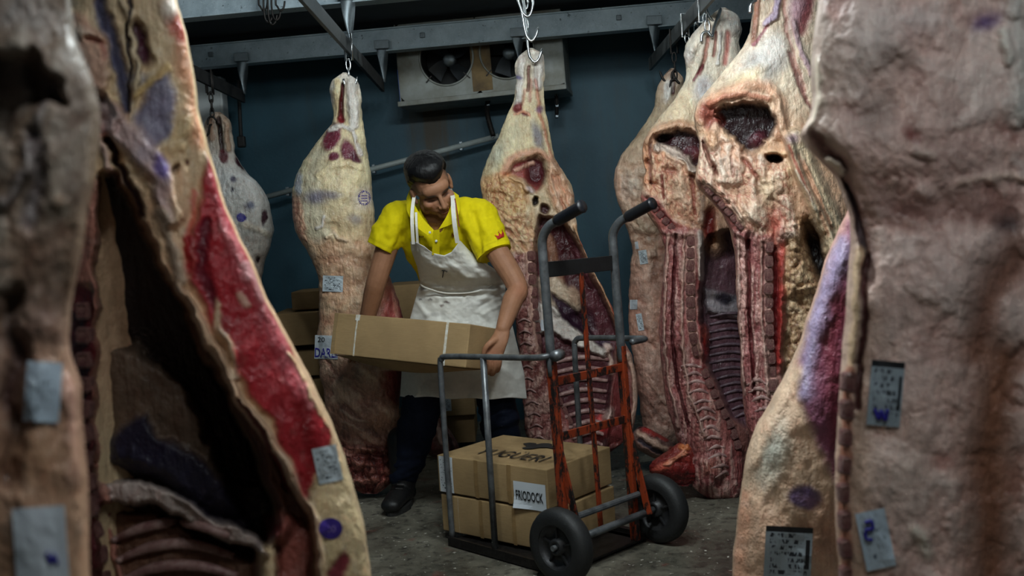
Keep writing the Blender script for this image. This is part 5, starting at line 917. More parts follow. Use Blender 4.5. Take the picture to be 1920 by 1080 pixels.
# ------------------------------------------------------------------ cartons
def cardboard(name, c=(166, 138, 98)):
    t = NT(name); v = t.coord('Object'); n1 = t.noise(v, 5, 5, .6); n2 = t.noise(t.coord('Object', (1, 1, 14)), 30, 3, .5)
    a = rgba(c); b = tuple(x * .74 for x in a[:3]) + (1,)
    col = t.mix(t.ramp(n1, [(.35, g(0)), (.65, g(1))]), b, a)
    col = t.mix(t.ramp(n2, [(.4, g(.18)), (.6, g(0))]), col, rgba((110, 84, 52)))
    t.base(col); t.rough(.72); t.b.inputs['Specular IOR Level'].default_value = .25; t.bump(n2, .06, .004); return t.m
M['card'] = cardboard('corrugated_cardboard'); M['card2'] = cardboard('old_cardboard', (150, 122, 84))
M['tape'] = plain('clear_tape', (196, 180, 152), .16, 0, .3, 60, .5, c2=(220, 220, 214))
M['seam'] = plain('carton_gap', (60, 46, 30), .8, 0, .2, 30, 0)
def carton(label, o, e1, e2, e3, mat, group='cartons', flap=True, bulge=.006, edges=True, name='cardboard_box'):
    """o: corner, e1 long, e2 deep, e3 up edge vectors"""
    o, e1, e2, e3 = [Vector(q) for q in (o, e1, e2, e3)]
    t = thing(name, o + (e1 + e2) / 2, label, 'box', group); n = 8; mb = MB()
    def face(a, u, v, nr):
        vs = []
        for j in range(n + 1):
            for i in range(n + 1):
                x, y = i / n, j / n; b = bulge * 16 * x * (1 - x) * y * (1 - y)
                vs.append(a + u * x + v * y + nr * b)
        mb.add(vs, [(j * (n + 1) + i, j * (n + 1) + i + 1, (j + 1) * (n + 1) + i + 1, (j + 1) * (n + 1) + i) for j in range(n) for i in range(n)])
    n1, n2, n3 = e1.normalized(), e2.normalized(), e3.normalized()
    face(o, e1, e3, -n2); face(o + e2, e1, e3, n2); face(o, e2, e3, -n1); face(o + e1, e2, e3, n1); face(o, e1, e2, -n3); face(o + e3, e1, e2, n3)
    b = mb.obj('carton_body', mat, t)
    bm = bmesh.new(); bm.from_mesh(b.data); bmesh.ops.remove_doubles(bm, verts=bm.verts, dist=1e-4); bmesh.ops.recalc_face_normals(bm, faces=bm.faces)
    bmesh.ops.bevel(bm, geom=[e for e in bm.edges if e.calc_face_angle(0) > .8], offset=.004, segments=2, profile=.5, affect='EDGES'); bm.to_mesh(b.data); bm.free()
    if flap:
        c = o + e3 + e2 * .5 + n3 * (bulge + .001); q = MB(); q.hexa([c - n2 * .024, c + n2 * .024, c + n2 * .024 + e1, c - n2 * .024 + e1], [p + n3 * .0012 for p in (c - n2 * .024, c + n2 * .024, c + n2 * .024 + e1, c - n2 * .024 + e1)])
        q.obj('packing_tape', M['tape'], t)
    return t
def face_map(o, u, v, nr, up=.004, bulge=.006):
    o, u, v, nr = [np.array(q, float) for q in (o, u, v, nr)]
    return lambda a, b: o + np.multiply.outer(np.asarray(a), u) + np.multiply.outer(np.asarray(b), v) + np.multiply.outer(up + bulge * np.clip(16 * np.asarray(a) * (1 - np.asarray(a)) * np.asarray(b) * (1 - np.asarray(b)), 0, 1), nr)
def sheet(fm, u0, v0, u1, v1, mat, name, parent, n=8, curl=None, lab=None):
    U, V_ = np.meshgrid(np.linspace(u0, u1, n), np.linspace(v0, v1, n)); W_ = fm(U, V_)
    if curl is not None: W_ = W_ + curl((U - u0) / (u1 - u0), (V_ - v0) / (v1 - v0))
    vs = [tuple(q) for q in W_.reshape(-1, 3)]; me = bpy.data.meshes.new(name)
    me.from_pydata(vs, [], [(j * n + i, j * n + i + 1, (j + 1) * n + i + 1, (j + 1) * n + i) for j in range(n - 1) for i in range(n - 1)]); me.update()
    uv = me.uv_layers.new(name='UVMap')
    for lp in me.loops: uv.data[lp.index].uv = ((lp.vertex_index % n) / (n - 1), (lp.vertex_index // n) / (n - 1))
    me.materials.append(mat); o = bpy.data.objects.new(name, me); COL.objects.link(o); adopt(o, parent)
    if lab: o['label'] = lab
    return o
# two cartons on the hand truck
ang = math.radians(50); E1 = np.array([math.cos(ang), math.sin(ang), 0]); E2 = np.array([-math.sin(ang), math.cos(ang), 0]); EZ = np.array([0, 0, 1.])
NLn, NRn, HB = .555, .41, .148
def stack_box(label, dx, z, h):
    N = np.array([.085, 3.572, z]) + dx; o = N
    return carton(label, o, E2 * NLn, E1 * NRn, EZ * h, M['card'], bulge=.004, flap=False), N
tb0, N0 = stack_box('lower cardboard box on the hand truck', np.array([.006, -.004, 0]), .036, HB)
tb1, N1 = stack_box('upper cardboard box on the hand truck with black printing and a white sticker', np.zeros(3), .036 + HB + .009, HB)
Lc = N1 + E2 * NLn
top = face_map(Lc + EZ * HB, -E2 * NLn, E1 * NRn, EZ, .0045, .004); front = face_map(Lc, -E2 * NLn, EZ * HB, -E1, .003, .004)
front0 = face_map(N0 + E2 * NLn, -E2 * NLn, EZ * HB, -E1, .003, .004)
text_obj('YUGÜERI', top, .24, .17, .84, .42, M['inkblack'], 'printed_name', tb1, .0)
_lg = [(-.50, .10), (-.42, .32), (-.25, .34), (-.16, .20), (-.13, .42), (.0, .52), (.16, .44), (.22, .22), (.34, .30), (.47, .26), (.54, .08), (.42, -.06), (.25, -.04), (.10, -.16), (.02, -.42), (-.10, -.52), (-.24, -.44), (-.22, -.20), (-.34, -.06)]
_u = np.array([.55 + q[0] * .33 for q in _lg]); _v = np.array([.66 + q[1] * .30 for q in _lg])
MB().add(top(_u, _v), [tuple(range(len(_lg)))]).obj('printed_logo', M['inkblack'], tb1)
sheet(front, .02, .02, .155, .99, paper_mat('shipping_label', 14, (206, 210, 214), (70, 74, 84), .56), 'shipping_label', tb1, lab='white printed shipping label')
lab = sheet(front, .715, -.06, .985, .62, M['paperplain'], 'sticker', tb1, curl=lambda a, b: np.multiply.outer(.014 * np.clip(1 - a * 1.6 - b * 2.2, 0, 1) ** 1.3, -E1), lab='white sticker with black lettering')
fr2 = lambda u, v: front(u, v) - np.multiply.outer(np.full(np.shape(u), .0025), E1)
text_obj('FRIODOCK', fr2, .735, .15, .965, .40, M['inkblack'], 'lettering', tb1, .016)
sheet(front0, .17, .03, .172, .97, M['tape'], 'tape_strand', tb0, 3)
for uu in (.36, .66):
    sheet(front, uu, .0, uu + .035, 1.0, plain('damp_stain', (140, 110, 68), .7, 0, .2, 20, 0), 'damp_streak', tb1, 4); sheet(front0, uu + .01, .0, uu + .04, 1.0, plain('damp_stain', (140, 110, 68), .7, 0, .2, 20, 0), 'damp_streak', tb0, 4)
# the carton the worker carries
cy_ = math.radians(27); c1 = np.array([-math.cos(cy_) , math.sin(cy_), .085]); c1 /= np.linalg.norm(c1)
c2 = np.array([math.sin(cy_), math.cos(cy_), -.20]); c2 -= c1 * (c1 @ c2); c2 /= np.linalg.norm(c2); c3 = np.cross(c2, c1); c3 = c3 if c3[2] > 0 else -c3
CL, CDp, CH = .648, .30, .172
CO = P(873, 690, 3.85)
tcb = carton('cardboard box carried by the worker', CO, c1 * CL, c2 * CDp, c3 * CH, M['card'], bulge=.006, flap=False)
cfront = face_map(CO + c1 * CL, -c1 * CL, c3 * CH, -c2, .003, .006)
sheet(cfront, .178, .0, .190, 1.0, M['tape'], 'tape_strip', tcb, 8); sheet(cfront, .838, .0, .856, 1.0, M['tape'], 'tape_strip', tcb, 8)
sheet(cfront, .168, .86, .202, 1.0, M['tape'], 'tape_end', tcb, 4)
# sagging bottom flap
mb = MB(); vs = []; n = 16
for j in range(5):
    for i in range(n + 1):
        a = i / n; b = j / 4; sag = .042 * math.sin(math.pi * min(1, a * 1.15)) ** .7 * math.sin(math.pi * min(1, b * 1.05)) ** .6
        vs.append(CO + c1 * CL * (1 - a) + c2 * CDp * (b * .96 + .02) - c3 * (sag + .002))
for j in range(4):
    for i in range(n): mb.add([], [(j * (n + 1) + i, j * (n + 1) + i + 1, (j + 1) * (n + 1) + i + 1, (j + 1) * (n + 1) + i)]) if False else None
mb.add(vs, [(j * (n + 1) + i, j * (n + 1) + i + 1, (j + 1) * (n + 1) + i + 1, (j + 1) * (n + 1) + i) for j in range(4) for i in range(n)]); mb.obj('bottom_flap', M['card'], tcb, smooth=True)
MB().hexa([CO + c1 * (CL + .002) + c2 * .0, CO + c1 * (CL + .002) + c3 * CH, CO + c1 * (CL + .002) + c3 * CH + c2 * .0 - c1 * .022 - c2 * .004, CO + c1 * (CL + .002) - c1 * .022 - c2 * .004],
          [q + c2 * .003 for q in (CO + c1 * (CL + .002), CO + c1 * (CL + .002) + c3 * CH, CO + c1 * CL + c3 * CH - c1 * .02 - c2 * .004, CO + c1 * CL - c1 * .02 - c2 * .004)]).obj('corner_flap', M['card'], tcb)
# stacks by the back wall
def back_box(label, x0, x1, y0, y1, Y, dep=.4, rz=0.0, mat='card2', tape=False):
    a = Vector(P(x0, y1, Y)); b = Vector(P(x1, y1, Y)); h = float(P((x0 + x1) / 2, y0, Y)[2] - P((x0 + x1) / 2, y1, Y)[2]); w_ = (b - a).length
    e1 = Vector((math.cos(rz), math.sin(rz), 0)) * w_; e2 = Vector((-math.sin(rz), math.cos(rz), 0)) * dep
    a.z = max(a.z, .0); return carton(label, a, e1, e2, Vector((0, 0, h)), M[mat], 'cartons by the back wall', flap=False, bulge=.004), a, e1, e2, h
back_box('topmost cardboard box of the stack behind the left carcass', 514, 598, 590, 651, 5.25, .45, .04)
back_box('second cardboard box from the top behind the left carcass', 520, 600, 662, 708, 5.27, .45, -.03)
back_box('third cardboard box from the top behind the left carcass', 516, 604, 716, 762, 5.27, .45, .02)
back_box('lowest cardboard box of the stack behind the left carcass', 524, 614, 766, 838, 5.25, .45, -.02, 'card')
back_box('dark cardboard box on top, between the worker and the left carcass', 728, 800, 536, 600, 5.55, .4)
back_box('dark cardboard box under the top one, just left of the apron', 722, 800, 604, 660, 5.55, .4)
back_box('dark cardboard box low behind the apron hem', 724, 860, 664, 742, 5.55, .4)
tb, a_, e1_, e2_, h_ = back_box('labelled cardboard box between the legs of the worker', 800, 892, 748, 783, 5.45, .4, 0, 'card')
sheet(face_map(a_, e1_, (0, 0, h_), (0, -1, 0), .004, .004), .36, .3, .52, .95, M['paper'], 'shipping_label', tb)
back_box('bottom cardboard box in shadow behind the worker\'s knees', 740, 892, 787, 838, 5.50, .4)
back_box('dark cardboard box beside the back of the left carcass', 548, 600, 548, 582, 5.32, .3)

# ------------------------------------------------------------------ hand truck
def painted(name):
    t = NT(name); v = t.coord('Object'); n1 = t.noise(t.coord('Object', (1, 1, .3)), 26, 7, .75, .3); n2 = t.noise(v, 90, 4, .6)
    c = t.mix(t.ramp(n1, [(.47, g(0)), (.51, g(1))]), rgba((24, 21, 20)), rgba((134, 50, 20))); c = t.mix(t.ramp(n2, [(.55, g(0)), (.62, g(.6))]), c, rgba((120, 44, 20)))
    t.base(c); t.rough(.45); t.b.inputs['Metallic'].default_value = .1; t.bump(n1, .3, .003); return t.m
M['orange'] = painted('chipped_orange_paint'); M['steel'] = plain('worn_dark_steel', (104, 107, 110), .34, .35, .6, 24, .15); M['tyre'] = plain('tyre_rubber', (26, 27, 28), .62, 0, .4, 50, .3); M['rim'] = plain('wheel_rim', (52, 52, 54), .45, .5, .4, 30, .1); M['grip'] = plain('plastic_grip', (24, 26, 32), .38, 0, .3, 60, .2)
HT = thing('hand_truck', (.3075, 3.534, 0), 'orange and black hand truck loaded with two cardboard boxes', 'hand truck', rotz=math.radians(44))
HM = HT.matrix_world.copy()
def H(mb, name, mat, par=None, **k):
    mb.v = [tuple(HM @ Vector(q)) for q in mb.v]; o = mb.obj(name, mat, None, **k); return adopt(o, par or HT)
UB = .05   # uprights' offset to the load side
def ul(z): return UB + .034 * (z / 1.2)
for s in (-1, 1):
    x = s * .19
    H(MB().bar((x, ul(.02), .02), (x, ul(.76), .76), .024, .034, (0, 1, 0)), 'upright', M['orange'], bevel=.004)
    H(MB().tube(bez([(x, ul(.70), .70), (x, ul(.95), .95), (x, ul(1.12), 1.12), (x, ul(1.17) - .004, 1.180), (x, UB - .005, 1.222), (x, UB - .05, 1.240)], 6), .0165, 12), 'handle_tube', M['steel'], smooth=True)
    H(MB().tube([(x, UB - .042, 1.237), (x, UB - .05, 1.241), (x, UB - .155, 1.279), (x, UB - .160, 1.281), (x, UB - .166, 1.283)], [.019, .021, .021, .024, .022], 12), 'grip', M['grip'], smooth=True)
    H(MB().bar((x, UB + .01, .46), (x, -.02, .13), .008, .03, (0, 1, 0)), 'brace', M['orange'], bevel=.002)
H(MB().box((0, ul(1.07) + .0, 1.072), (.36, .008, .055)), 'cross_plate', plain('dark_plate', (44, 45, 46), .4, .5, .3, 20, .1), bevel=.002)
H(MB().bar((0, ul(1.05), 1.05), (0, ul(.12), .12), .020, .010, (0, 1, 0)), 'middle_bar', M['orange'], bevel=.002)
for z in (.68, .485, .20): 
    H(MB().bar((-.185, ul(z) - .004, z), (.185, ul(z) - .004, z), .010, .030) if z > .3 else MB().tube([(-.19, ul(z) - .03, z), (.19, ul(z) - .03, z)], .012, 10), 'crossbar', M['orange'] if z > .3 else M['steel'], bevel=.002 if z > .3 else 0)
H(MB().tube([(-.285, 0, .132), (.285, 0, .132)], .014, 12), 'axle', M['steel'], smooth=True)
H(MB().box((0, .34, .016), (.46, .60, .010)), 'toe_plate', M['iron'], bevel=.003)
H(MB().bar((-.235, .04, .022), (-.235, .64, .022), .010, .034), 'plate_rim', M['iron']); H(MB().bar((.235, .04, .022), (.235, .64, .022), .010, .034), 'plate_rim', M['iron'])
fx = -.225; x2 = .285
H(MB().tube(bez([(-.19, UB + .02, .775), (fx, UB + .06, .768), (fx, UB + .30, .758), (fx, UB + .54, .748), (fx, UB + .575, .735), (fx, UB + .585, .70), (fx, UB + .585, .40), (fx, UB + .580, .028)], 6), .0115, 10), 'side_rail', M['steel'], smooth=True)
H(MB().tube([(fx, UB + .335, .755), (fx, UB + .335, .028)], .0125, 10), 'side_rail_post', M['steel'], smooth=True)
H(MB().tube([(-.215, UB - .02, .775), (-.165, UB + .0, .775)], .020, 10), 'rail_clamp', M['steel'], smooth=True)
H(MB().tube(bez([(.19, UB - .03, .775), (x2, UB - .02, .775), (x2, UB + .05, .775), (x2, UB + .28, .768), (x2, UB + .335, .755), (x2, UB + .345, .70), (x2, UB + .345, .40), (x2, UB + .34, .028)], 6), .0115, 10), 'side_rail', M['steel'], smooth=True)
H(MB().box((.25, UB + .2, .016), (.10, .36, .010)), 'plate_wing', M['iron'])
def wheel(x):
    mt = Matrix.Translation((x, 0, .132)) @ Matrix.Rotation(math.pi / 2, 4, 'Y')
    w_ = H(MB().lathe([(.078, -.032), (.100, -.036), (.122, -.030), (.130, -.014), (.131, .0), (.130, .014), (.122, .030), (.100, .036), (.078, .032), (.074, .0), (.078, -.032)], 40, mt), 'tyre', M['tyre'], smooth=True)
    rim = H(MB().lathe([(.080, -.030), (.070, -.022), (.066, -.012), (.030, -.010), (.028, -.03), (.014, -.03), (.014, .03), (.028, .03), (.030, .010), (.066, .012), (.070, .022), (.080, .030)], 32, mt), 'rim', M['rim'], smooth=True)
    for k in range(5):
        a = 2 * math.pi * k / 5 + .3; d = Vector((0, math.cos(a), math.sin(a)))
        for s in (-1, 1): H(MB().bar(Vector((x + s * .014, 0, .132)) + d * .026, Vector((x + s * .014, 0, .132)) + d * .068, .006, .012, (1, 0, 0)), 'spoke', M['rim'], rim)
    H(MB().tube([(x - .042, 0, .132), (x + .042, 0, .132)], .010, 10), 'axle_nut', M['steel'], rim)
wheel(-.27); wheel(.27)

# spare hooks hanging on the near beam
t = thing('spare_hooks', P(505, 20, 4.7), 'bunch of dark spare hooks hanging on the near beam', 'hook', 'meat hooks')
for k, (x, yb) in enumerate(((488, 18), (497, 40), (505, 44), (512, 36), (520, 18))):
    MB().tube(bez([P(x - 2, -30, 4.62 - k * .006), P(x - 3, 5, 4.62 - k * .006), P(x, yb - 6, 4.62 - k * .006), P(x + 6, yb + 2, 4.62 - k * .006), P(x + 12, yb - 4, 4.62 - k * .006), P(x + 14, yb - 16, 4.62 - k * .006)], 6), .0045, 7).obj('hook', M['iron'], t, smooth=True)
# ------------------------------------------------------------------ the worker
DY = .07
def W(px, py, Y): return Vector(P(px, py, Y + DY))
def limb(mb, pts, radii, flat=1.0, side=None, n=16, sub=4, cap=True):
    """closed tapered loft through joints; radii single or (side, front) pairs"""
    q = bez(pts, sub); k = len(radii); pr = [(r, r * flat) if not isinstance(r, tuple) else r for r in radii]
    rs = [tuple(float(np.interp(i / (len(q) - 1) * (k - 1), range(k), [p[c] for p in pr])) for c in (0, 1)) for i in range(len(q))]
    if cap:
        d0 = (q[0] - q[1]).normalized(); d1 = (q[-1] - q[-2]).normalized(); A, B = q[0], q[-1]; r0, r1 = rs[0], rs[-1]
        pre = [(A + d0 * min(r0) * math.sin(a), tuple(c * math.cos(a) for c in r0)) for a in (1.5, 1.1, .7, .35)]
        post = [(B + d1 * min(r1) * math.sin(a), tuple(c * math.cos(a) for c in r1)) for a in (.35, .7, 1.1, 1.5)]
        q = [p for p, _ in pre] + q + [p for p, _ in post]; rs = [r for _, r in pre] + rs + [r for _, r in post]
    vs = []; N = len(q); sd = Vector(side) if side is not None else None; u = None
    for i in range(N):
        t_ = (q[min(i + 1, N - 1)] - q[max(i - 1, 0)]).normalized()
        if sd is not None: u = (sd - t_ * sd.dot(t_)).normalized()
        else: u = t_.orthogonal().normalized() if u is None else (u - t_ * u.dot(t_)).normalized()
        b = t_.cross(u)
        for c in range(n):
            a = 2 * math.pi * c / n; vs.append(q[i] + u * math.cos(a) * rs[i][0] + b * math.sin(a) * rs[i][1])
    fs = [(i * n + c, i * n + (c + 1) % n, (i + 1) * n + (c + 1) % n, (i + 1) * n + c) for i in range(N - 1) for c in range(n)]
    fs += [tuple(range(n - 1, -1, -1)), tuple((N - 1) * n + c for c in range(n))]
    mb.add(vs, fs)
def ell(mb, c, r, mat=None):
    vs = [Vector((v.x * r[0], v.y * r[1], v.z * r[2])) + Vector(c) for v in ICO_V3]
    mb.add([mat @ v for v in vs] if mat is not None else vs, ICO_F3)
_ico = bmesh.new(); bmesh.ops.create_icosphere(_ico, subdivisions=3, radius=1); _ico.verts.ensure_lookup_table()
ICO_V3 = [v.co.copy() for v in _ico.verts]; ICO_F3 = [tuple(v.index for v in f.verts) for f in _ico.faces]; _ico.free()
def voxel(mb, size, smooth=6, name='m'):
    me = mb.mesh(name); ob = bpy.data.objects.new('tmp', me); COL.objects.link(ob)
    bm = bmesh.new(); bm.from_mesh(me); bmesh.ops.recalc_face_normals(bm, faces=bm.faces); bm.to_mesh(me); bm.free()
    r = ob.modifiers.new('r', 'REMESH'); r.mode = 'VOXEL'; r.voxel_size = size; r.use_smooth_shade = True
    if smooth: s_ = ob.modifiers.new('s', 'SMOOTH'); s_.factor = .5; s_.iterations = smooth
    dg = bpy.context.evaluated_depsgraph_get(); out = bpy.data.meshes.new_from_object(ob.evaluated_get(dg)); bpy.data.objects.remove(ob); out.name = name
    return out
def coords(me):
    a = np.empty(len(me.vertices) * 3, np.float32); me.vertices.foreach_get('co', a); return a.reshape(-1, 3).astype(float)
def setco(me, a): me.vertices.foreach_set('co', a.astype(np.float32).ravel()); me.update()
def normals(me):
    a = np.empty(len(me.vertices) * 3, np.float32); me.vertices.foreach_get('normal', a); return a.reshape(-1, 3).astype(float)
def setcol(me, c):
    ca = me.color_attributes.new('Col', 'FLOAT_COLOR', 'POINT'); ca.data.foreach_set('color', np.concatenate([c, np.ones((len(c), 1))], 1).astype(np.float32).ravel())
def put(me, name, mat, par): me.materials.append(mat); o = bpy.data.objects.new(name, me); COL.objects.link(o); return adopt(o, par)
def pix(V):
    v = V - CC; k = FPX / (v @ FW); return 960 + (v @ RT) * k, 540 - (v @ UP) * k
def attr_mat(name, rough, bscale, bstr, spec=.4, var=.15, sheen=0):
    t = NT(name); at = t.n('ShaderNodeAttribute', attribute_name='Col'); v = t.coord('Object'); n1 = t.noise(v, bscale, 5, .6); n2 = t.noise(v, bscale * .2, 4, .6)
    c = t.mix(1.0, at.outputs['Color'], t.ramp(n2, [(.3, g(1 - var)), (.7, g(1.0))]), 'MULTIPLY'); t.base(c); t.rough(rough); t.b.inputs['Specular IOR Level'].default_value = spec
    t.bump(n1, bstr, .004); return t.m
WK = thing('person', (-.42, 4.45, 0), 'worker in yellow polo shirt and white apron bending to carry a box', 'person')
# ---- skeleton points
pelvis, waist, chest, upper = W(862, 632, 4.46), W(866, 548, 4.45), W(832, 462, 4.31), W(818, 408, 4.22)
shR, shL = W(742, 412, 4.27), W(896, 408, 4.20)
neck0 = W(815, 402, 4.20)
HC = W(810, 352, 4.10)
HM_ = Matrix.Translation(HC) @ Matrix.Rotation(math.radians(-12), 4, 'Y') @ Matrix.Rotation(math.radians(35), 4, 'X') @ Matrix.Rotation(math.radians(16), 4, 'Z') @ Matrix.Scale(1.06, 4)
hp = lambda x, y, z: HM_ @ Vector((x, y, z))
X_ = (1, 0, 0)
mb = MB()
limb(mb, [pelvis, waist, chest, upper], [(.150, .10), (.135, .09), (.165, .10), (.14, .075)], side=X_, n=24)
limb(mb, [neck0 + Vector((0, .03, -.02)), hp(0, .035, -.05)], [.062, .056])
for s_ in (shR, shL): limb(mb, [upper + Vector((0, .02, .01)), s_], [.06, .055])
# arms
elR, wrR = W(707, 524, 4.27), W(686, 606, 4.36)
elL, wrL = W(970, 538, 4.06), W(943, 616, 3.92)
limb(mb, [shR, (shR + elR) / 2, elR, (elR * 2 + wrR) / 3, wrR], [.054, .049, .045, .044, .032])
limb(mb, [shL, (shL + elL) / 2, elL, (elL * 2 + wrL) / 3, wrL], [.055, .050, .044, .043, .029])
# left hand on the end of the carton
hb = lambda px, py, Y: W(px, py, Y)
limb(mb, [wrL, hb(939, 632, 3.905), hb(930, 650, 3.895), hb(925, 664, 3.895)], [(.029, .022), (.034, .019), (.040, .018), (.040, .016)], side=(1, 0, .25), n=16)
for i, (x0, y0, ln) in enumerate(((912, 664, 26), (920, 669, 31), (929, 672, 30), (937, 672, 24))):
    limb(mb, [hb(x0 + 1, y0 - 8, 3.892), hb(x0, y0 + 2, 3.885), hb(x0 - 1, y0 + ln * .55, 3.892), hb(x0 - 4, y0 + ln * .95, 3.915), hb(x0 - 9, y0 + ln * 1.0, 3.945)], [.0105, .0110, .0098, .0090, .0075], n=10)
limb(mb, [hb(934, 634, 3.90), hb(920, 643, 3.875), hb(911, 652, 3.87), hb(907, 664, 3.875)], [.016, .0135, .0115, .009], n=10)
# right hand behind the far end of the carton
limb(mb, [wrR, W(680, 622, 4.37), W(674, 645, 4.375)], [(.028, .020), (.038, .018), (.040, .016)], side=(1, 0, 0))
for i in range(4): limb(mb, [W(660 + i * 9, 642, 4.375), W(658 + i * 9, 660, 4.375), W(656 + i * 9, 674, 4.355), W(655 + i * 9, 678, 4.33)], [.0105, .010, .009, .0075], n=10)
limb(mb, [W(690, 622, 4.36), W(702, 634, 4.345), W(706, 646, 4.335)], [.015, .012, .009], n=10)
# legs, inside the trousers
hipR, knR, anR = W(826, 640, 4.46), W(786, 780, 4.36), W(757, 915, 4.40)
hipL, knL, anL = W(906, 640, 4.46), W(934, 770, 4.42), W(948, 905, 4.56)
for a, b, c in ((hipR, knR, anR), (hipL, knL, anL)): limb(mb, [a, b, c], [.07, .05, .038])
# head
H_ = HM_
ell(mb, (0, .016, .034), (.076, .098, .086), H_); ell(mb, (0, -.018, -.040), (.062, .074, .068), H_); ell(mb, (0, -.066, -.086), (.027, .024, .022), H_)
ell(mb, (0, -.062, .030), (.056, .030, .030), H_); ell(mb, (0, -.070, .014), (.050, .022, .012), H_)
for s in (-1, 1):
    ell(mb, (s * .044, -.054, -.026), (.022, .024, .020), H_); ell(mb, (s * .054, -.010, -.066), (.016, .040, .022), H_)
    ell(mb, (s * .080, .014, -.008), (.009, .020, .032), H_); ell(mb, (s * .0765, .004, -.030), (.008, .012, .014), H_); ell(mb, (s * .0125, -.100, -.036), (.009, .011, .008), H_)
limb(mb, [hp(0, -.086, .010), hp(0, -.100, -.012), hp(0, -.111, -.033)], [.0085, .0105, .0125], n=12)
ell(mb, (0, -.088, -.060), (.023, .011, .0065), H_); ell(mb, (0, -.0855, -.0725), (.020, .011, .0075), H_)
body = voxel(mb, .0034, 3, 'body')
co = coords(body); inv = np.array(HM_.inverted()); lc = co @ inv[:3, :3].T + inv[:3, 3]
near = (np.abs(lc[:, 0]) < .1) & (lc[:, 1] > -.14) & (lc[:, 1] < .13) & (lc[:, 2] > -.13) & (lc[:, 2] < .14)
gs = lambda c, r: np.exp(-(((lc[:, 0] - c[0]) / r[0]) ** 2 + ((lc[:, 1] - c[1]) / r[1]) ** 2 + ((lc[:, 2] - c[2]) / r[2]) ** 2)) * near
d = np.zeros(len(co)); col = np.repeat(lin((158, 112, 84))[None], len(co), 0)
def paint(m_, c): 
    global col
    col = col * (1 - m_[:, None]) + lin(c) * m_[:, None]
for s in (-1, 1):
    d += .0105 * gs((s * .031, -.080, -.004), (.016, .03, .010)); d += -.005 * gs((s * .031, -.078, -.006), (.010, .03, .0055))
    d += .004 * gs((s * .026, -.10, -.050), (.006, .03, .012))
d += .0045 * gs((0, -.09, -.0665), (.020, .03, .0022))
M3 = np.array(HM_)[:3, :3]; co = co + np.outer(d, M3 @ np.array([0, 1., 0])); setco(body, co)
front_ = lc[:, 1] < -.04
for s in (-1, 1):
    brow = np.clip(2.2 * gs((s * .033, -.082, .0155), (.019, .05, .0055)), 0, 1) * front_; paint(brow * .92, (26, 18, 16))
    paint(np.clip(1.3 * gs((s * .031, -.082, -.0115), (.0145, .04, .0022)), 0, 1) * front_ * .9, (22, 14, 13))
    paint(np.clip(gs((s * .043, -.06, -.03), (.02, .03, .02)), 0, 1) * .25, (196, 120, 96))
paint(np.clip(1.2 * gs((0, -.088, -.0605), (.021, .03, .005)) + 1.2 * gs((0, -.088, -.0725), (.018, .03, .005)), 0, 1) * front_ * .7, (150, 82, 74)); paint(np.clip(1.2 * gs((0, -.09, -.0665), (.020, .03, .0016)), 0, 1) * front_ * .9, (60, 26, 24))
for s in (-1, 1): paint(np.clip(gs((s * .008, -.105, -.044), (.004, .02, .003)), 0, 1) * .8, (60, 32, 26))
fade = near * sstep(-.01, .035, lc[:, 2]) * sstep(-.055, -.02, lc[:, 1]) * (np.abs(lc[:, 0]) < .0795); paint(fade * .75, (46, 36, 32))
pxs, pys = pix(co)
# hairs of the forearm leave the skin a little darker and warmer at elbow and knuckles
paint(np.exp(-((pxs - 975) ** 2 + (pys - 542) ** 2) / 260) * .3, (186, 118, 92)); paint(np.exp(-((pxs - 925) ** 2 + (pys - 668) ** 2) / 160) * .3, (206, 132, 110))
setcol(body, col); M['skin'] = attr_mat('skin', .58, 160, .18, .28, .18); put(body, 'body', M['skin'], WK)
# ---- hair
nt, npn = 72, 110; th = np.linspace(0.02, math.pi * .80, nt); ph = np.linspace(-math.pi, math.pi, npn, endpoint=False)
T_, P_ = np.meshgrid(th, ph, indexing='ij'); dx, dy, dz = np.sin(T_) * np.sin(P_), -np.sin(T_) * np.cos(P_), np.cos(T_)
bx, by, bz = dx * .0765, .016 + dy * .0985, .034 + dz * .0865
frontness = sstep(-.2, .75, -dy); side = np.abs(dx)
line = np.where(-dy > .35, .072 - .006 * np.cos(bx * 60), np.interp(-dy, [-1, -.4, 0, .35], [-.045, -.01, .040, .066]))
mk = sstep(-.012, .016, bz - line + .004 * fbm(P_ * 6, T_ * 9, 2, 3))
top_ = sstep(.25, .85, dz)
thick = -.004 + mk * (.009 + .020 * top_ + .012 * frontness * top_ + .006 * side * sstep(-.05, .3, dz)) + mk * (.0018 * fbm(P_ * 9, T_ * 16, 5, 4) + .0012 * fbm(P_ * 34, T_ * 6, 6, 2))
hx, hy, hz = bx + dx * thick, by + dy * thick, bz + dz * thick
hv = [HM_ @ Vector(q) for q in np.stack([hx, hy, hz], -1).reshape(-1, 3)]; hmb = MB()
hmb.add(hv, [(i * npn + k, i * npn + (k + 1) % npn, (i + 1) * npn + (k + 1) % npn, (i + 1) * npn + k) for i in range(nt - 1) for k in range(npn)] + [tuple(range(npn))])
tt_ = NT('black_hair'); vv = tt_.coord('Object', (1, .16, .16)); n1 = tt_.noise(vv, 300, 4, .6, .3); tt_.base(tt_.ramp(n1, [(.3, rgba((4, 4, 5))), (.7, rgba((15, 14, 16)))])); tt_.rough(.5); tt_.b.inputs['Specular IOR Level'].default_value = .3; tt_.bump(n1, .5, .003); M['hair'] = tt_.m
hmb.obj('hair', M['hair'], WK, smooth=True)
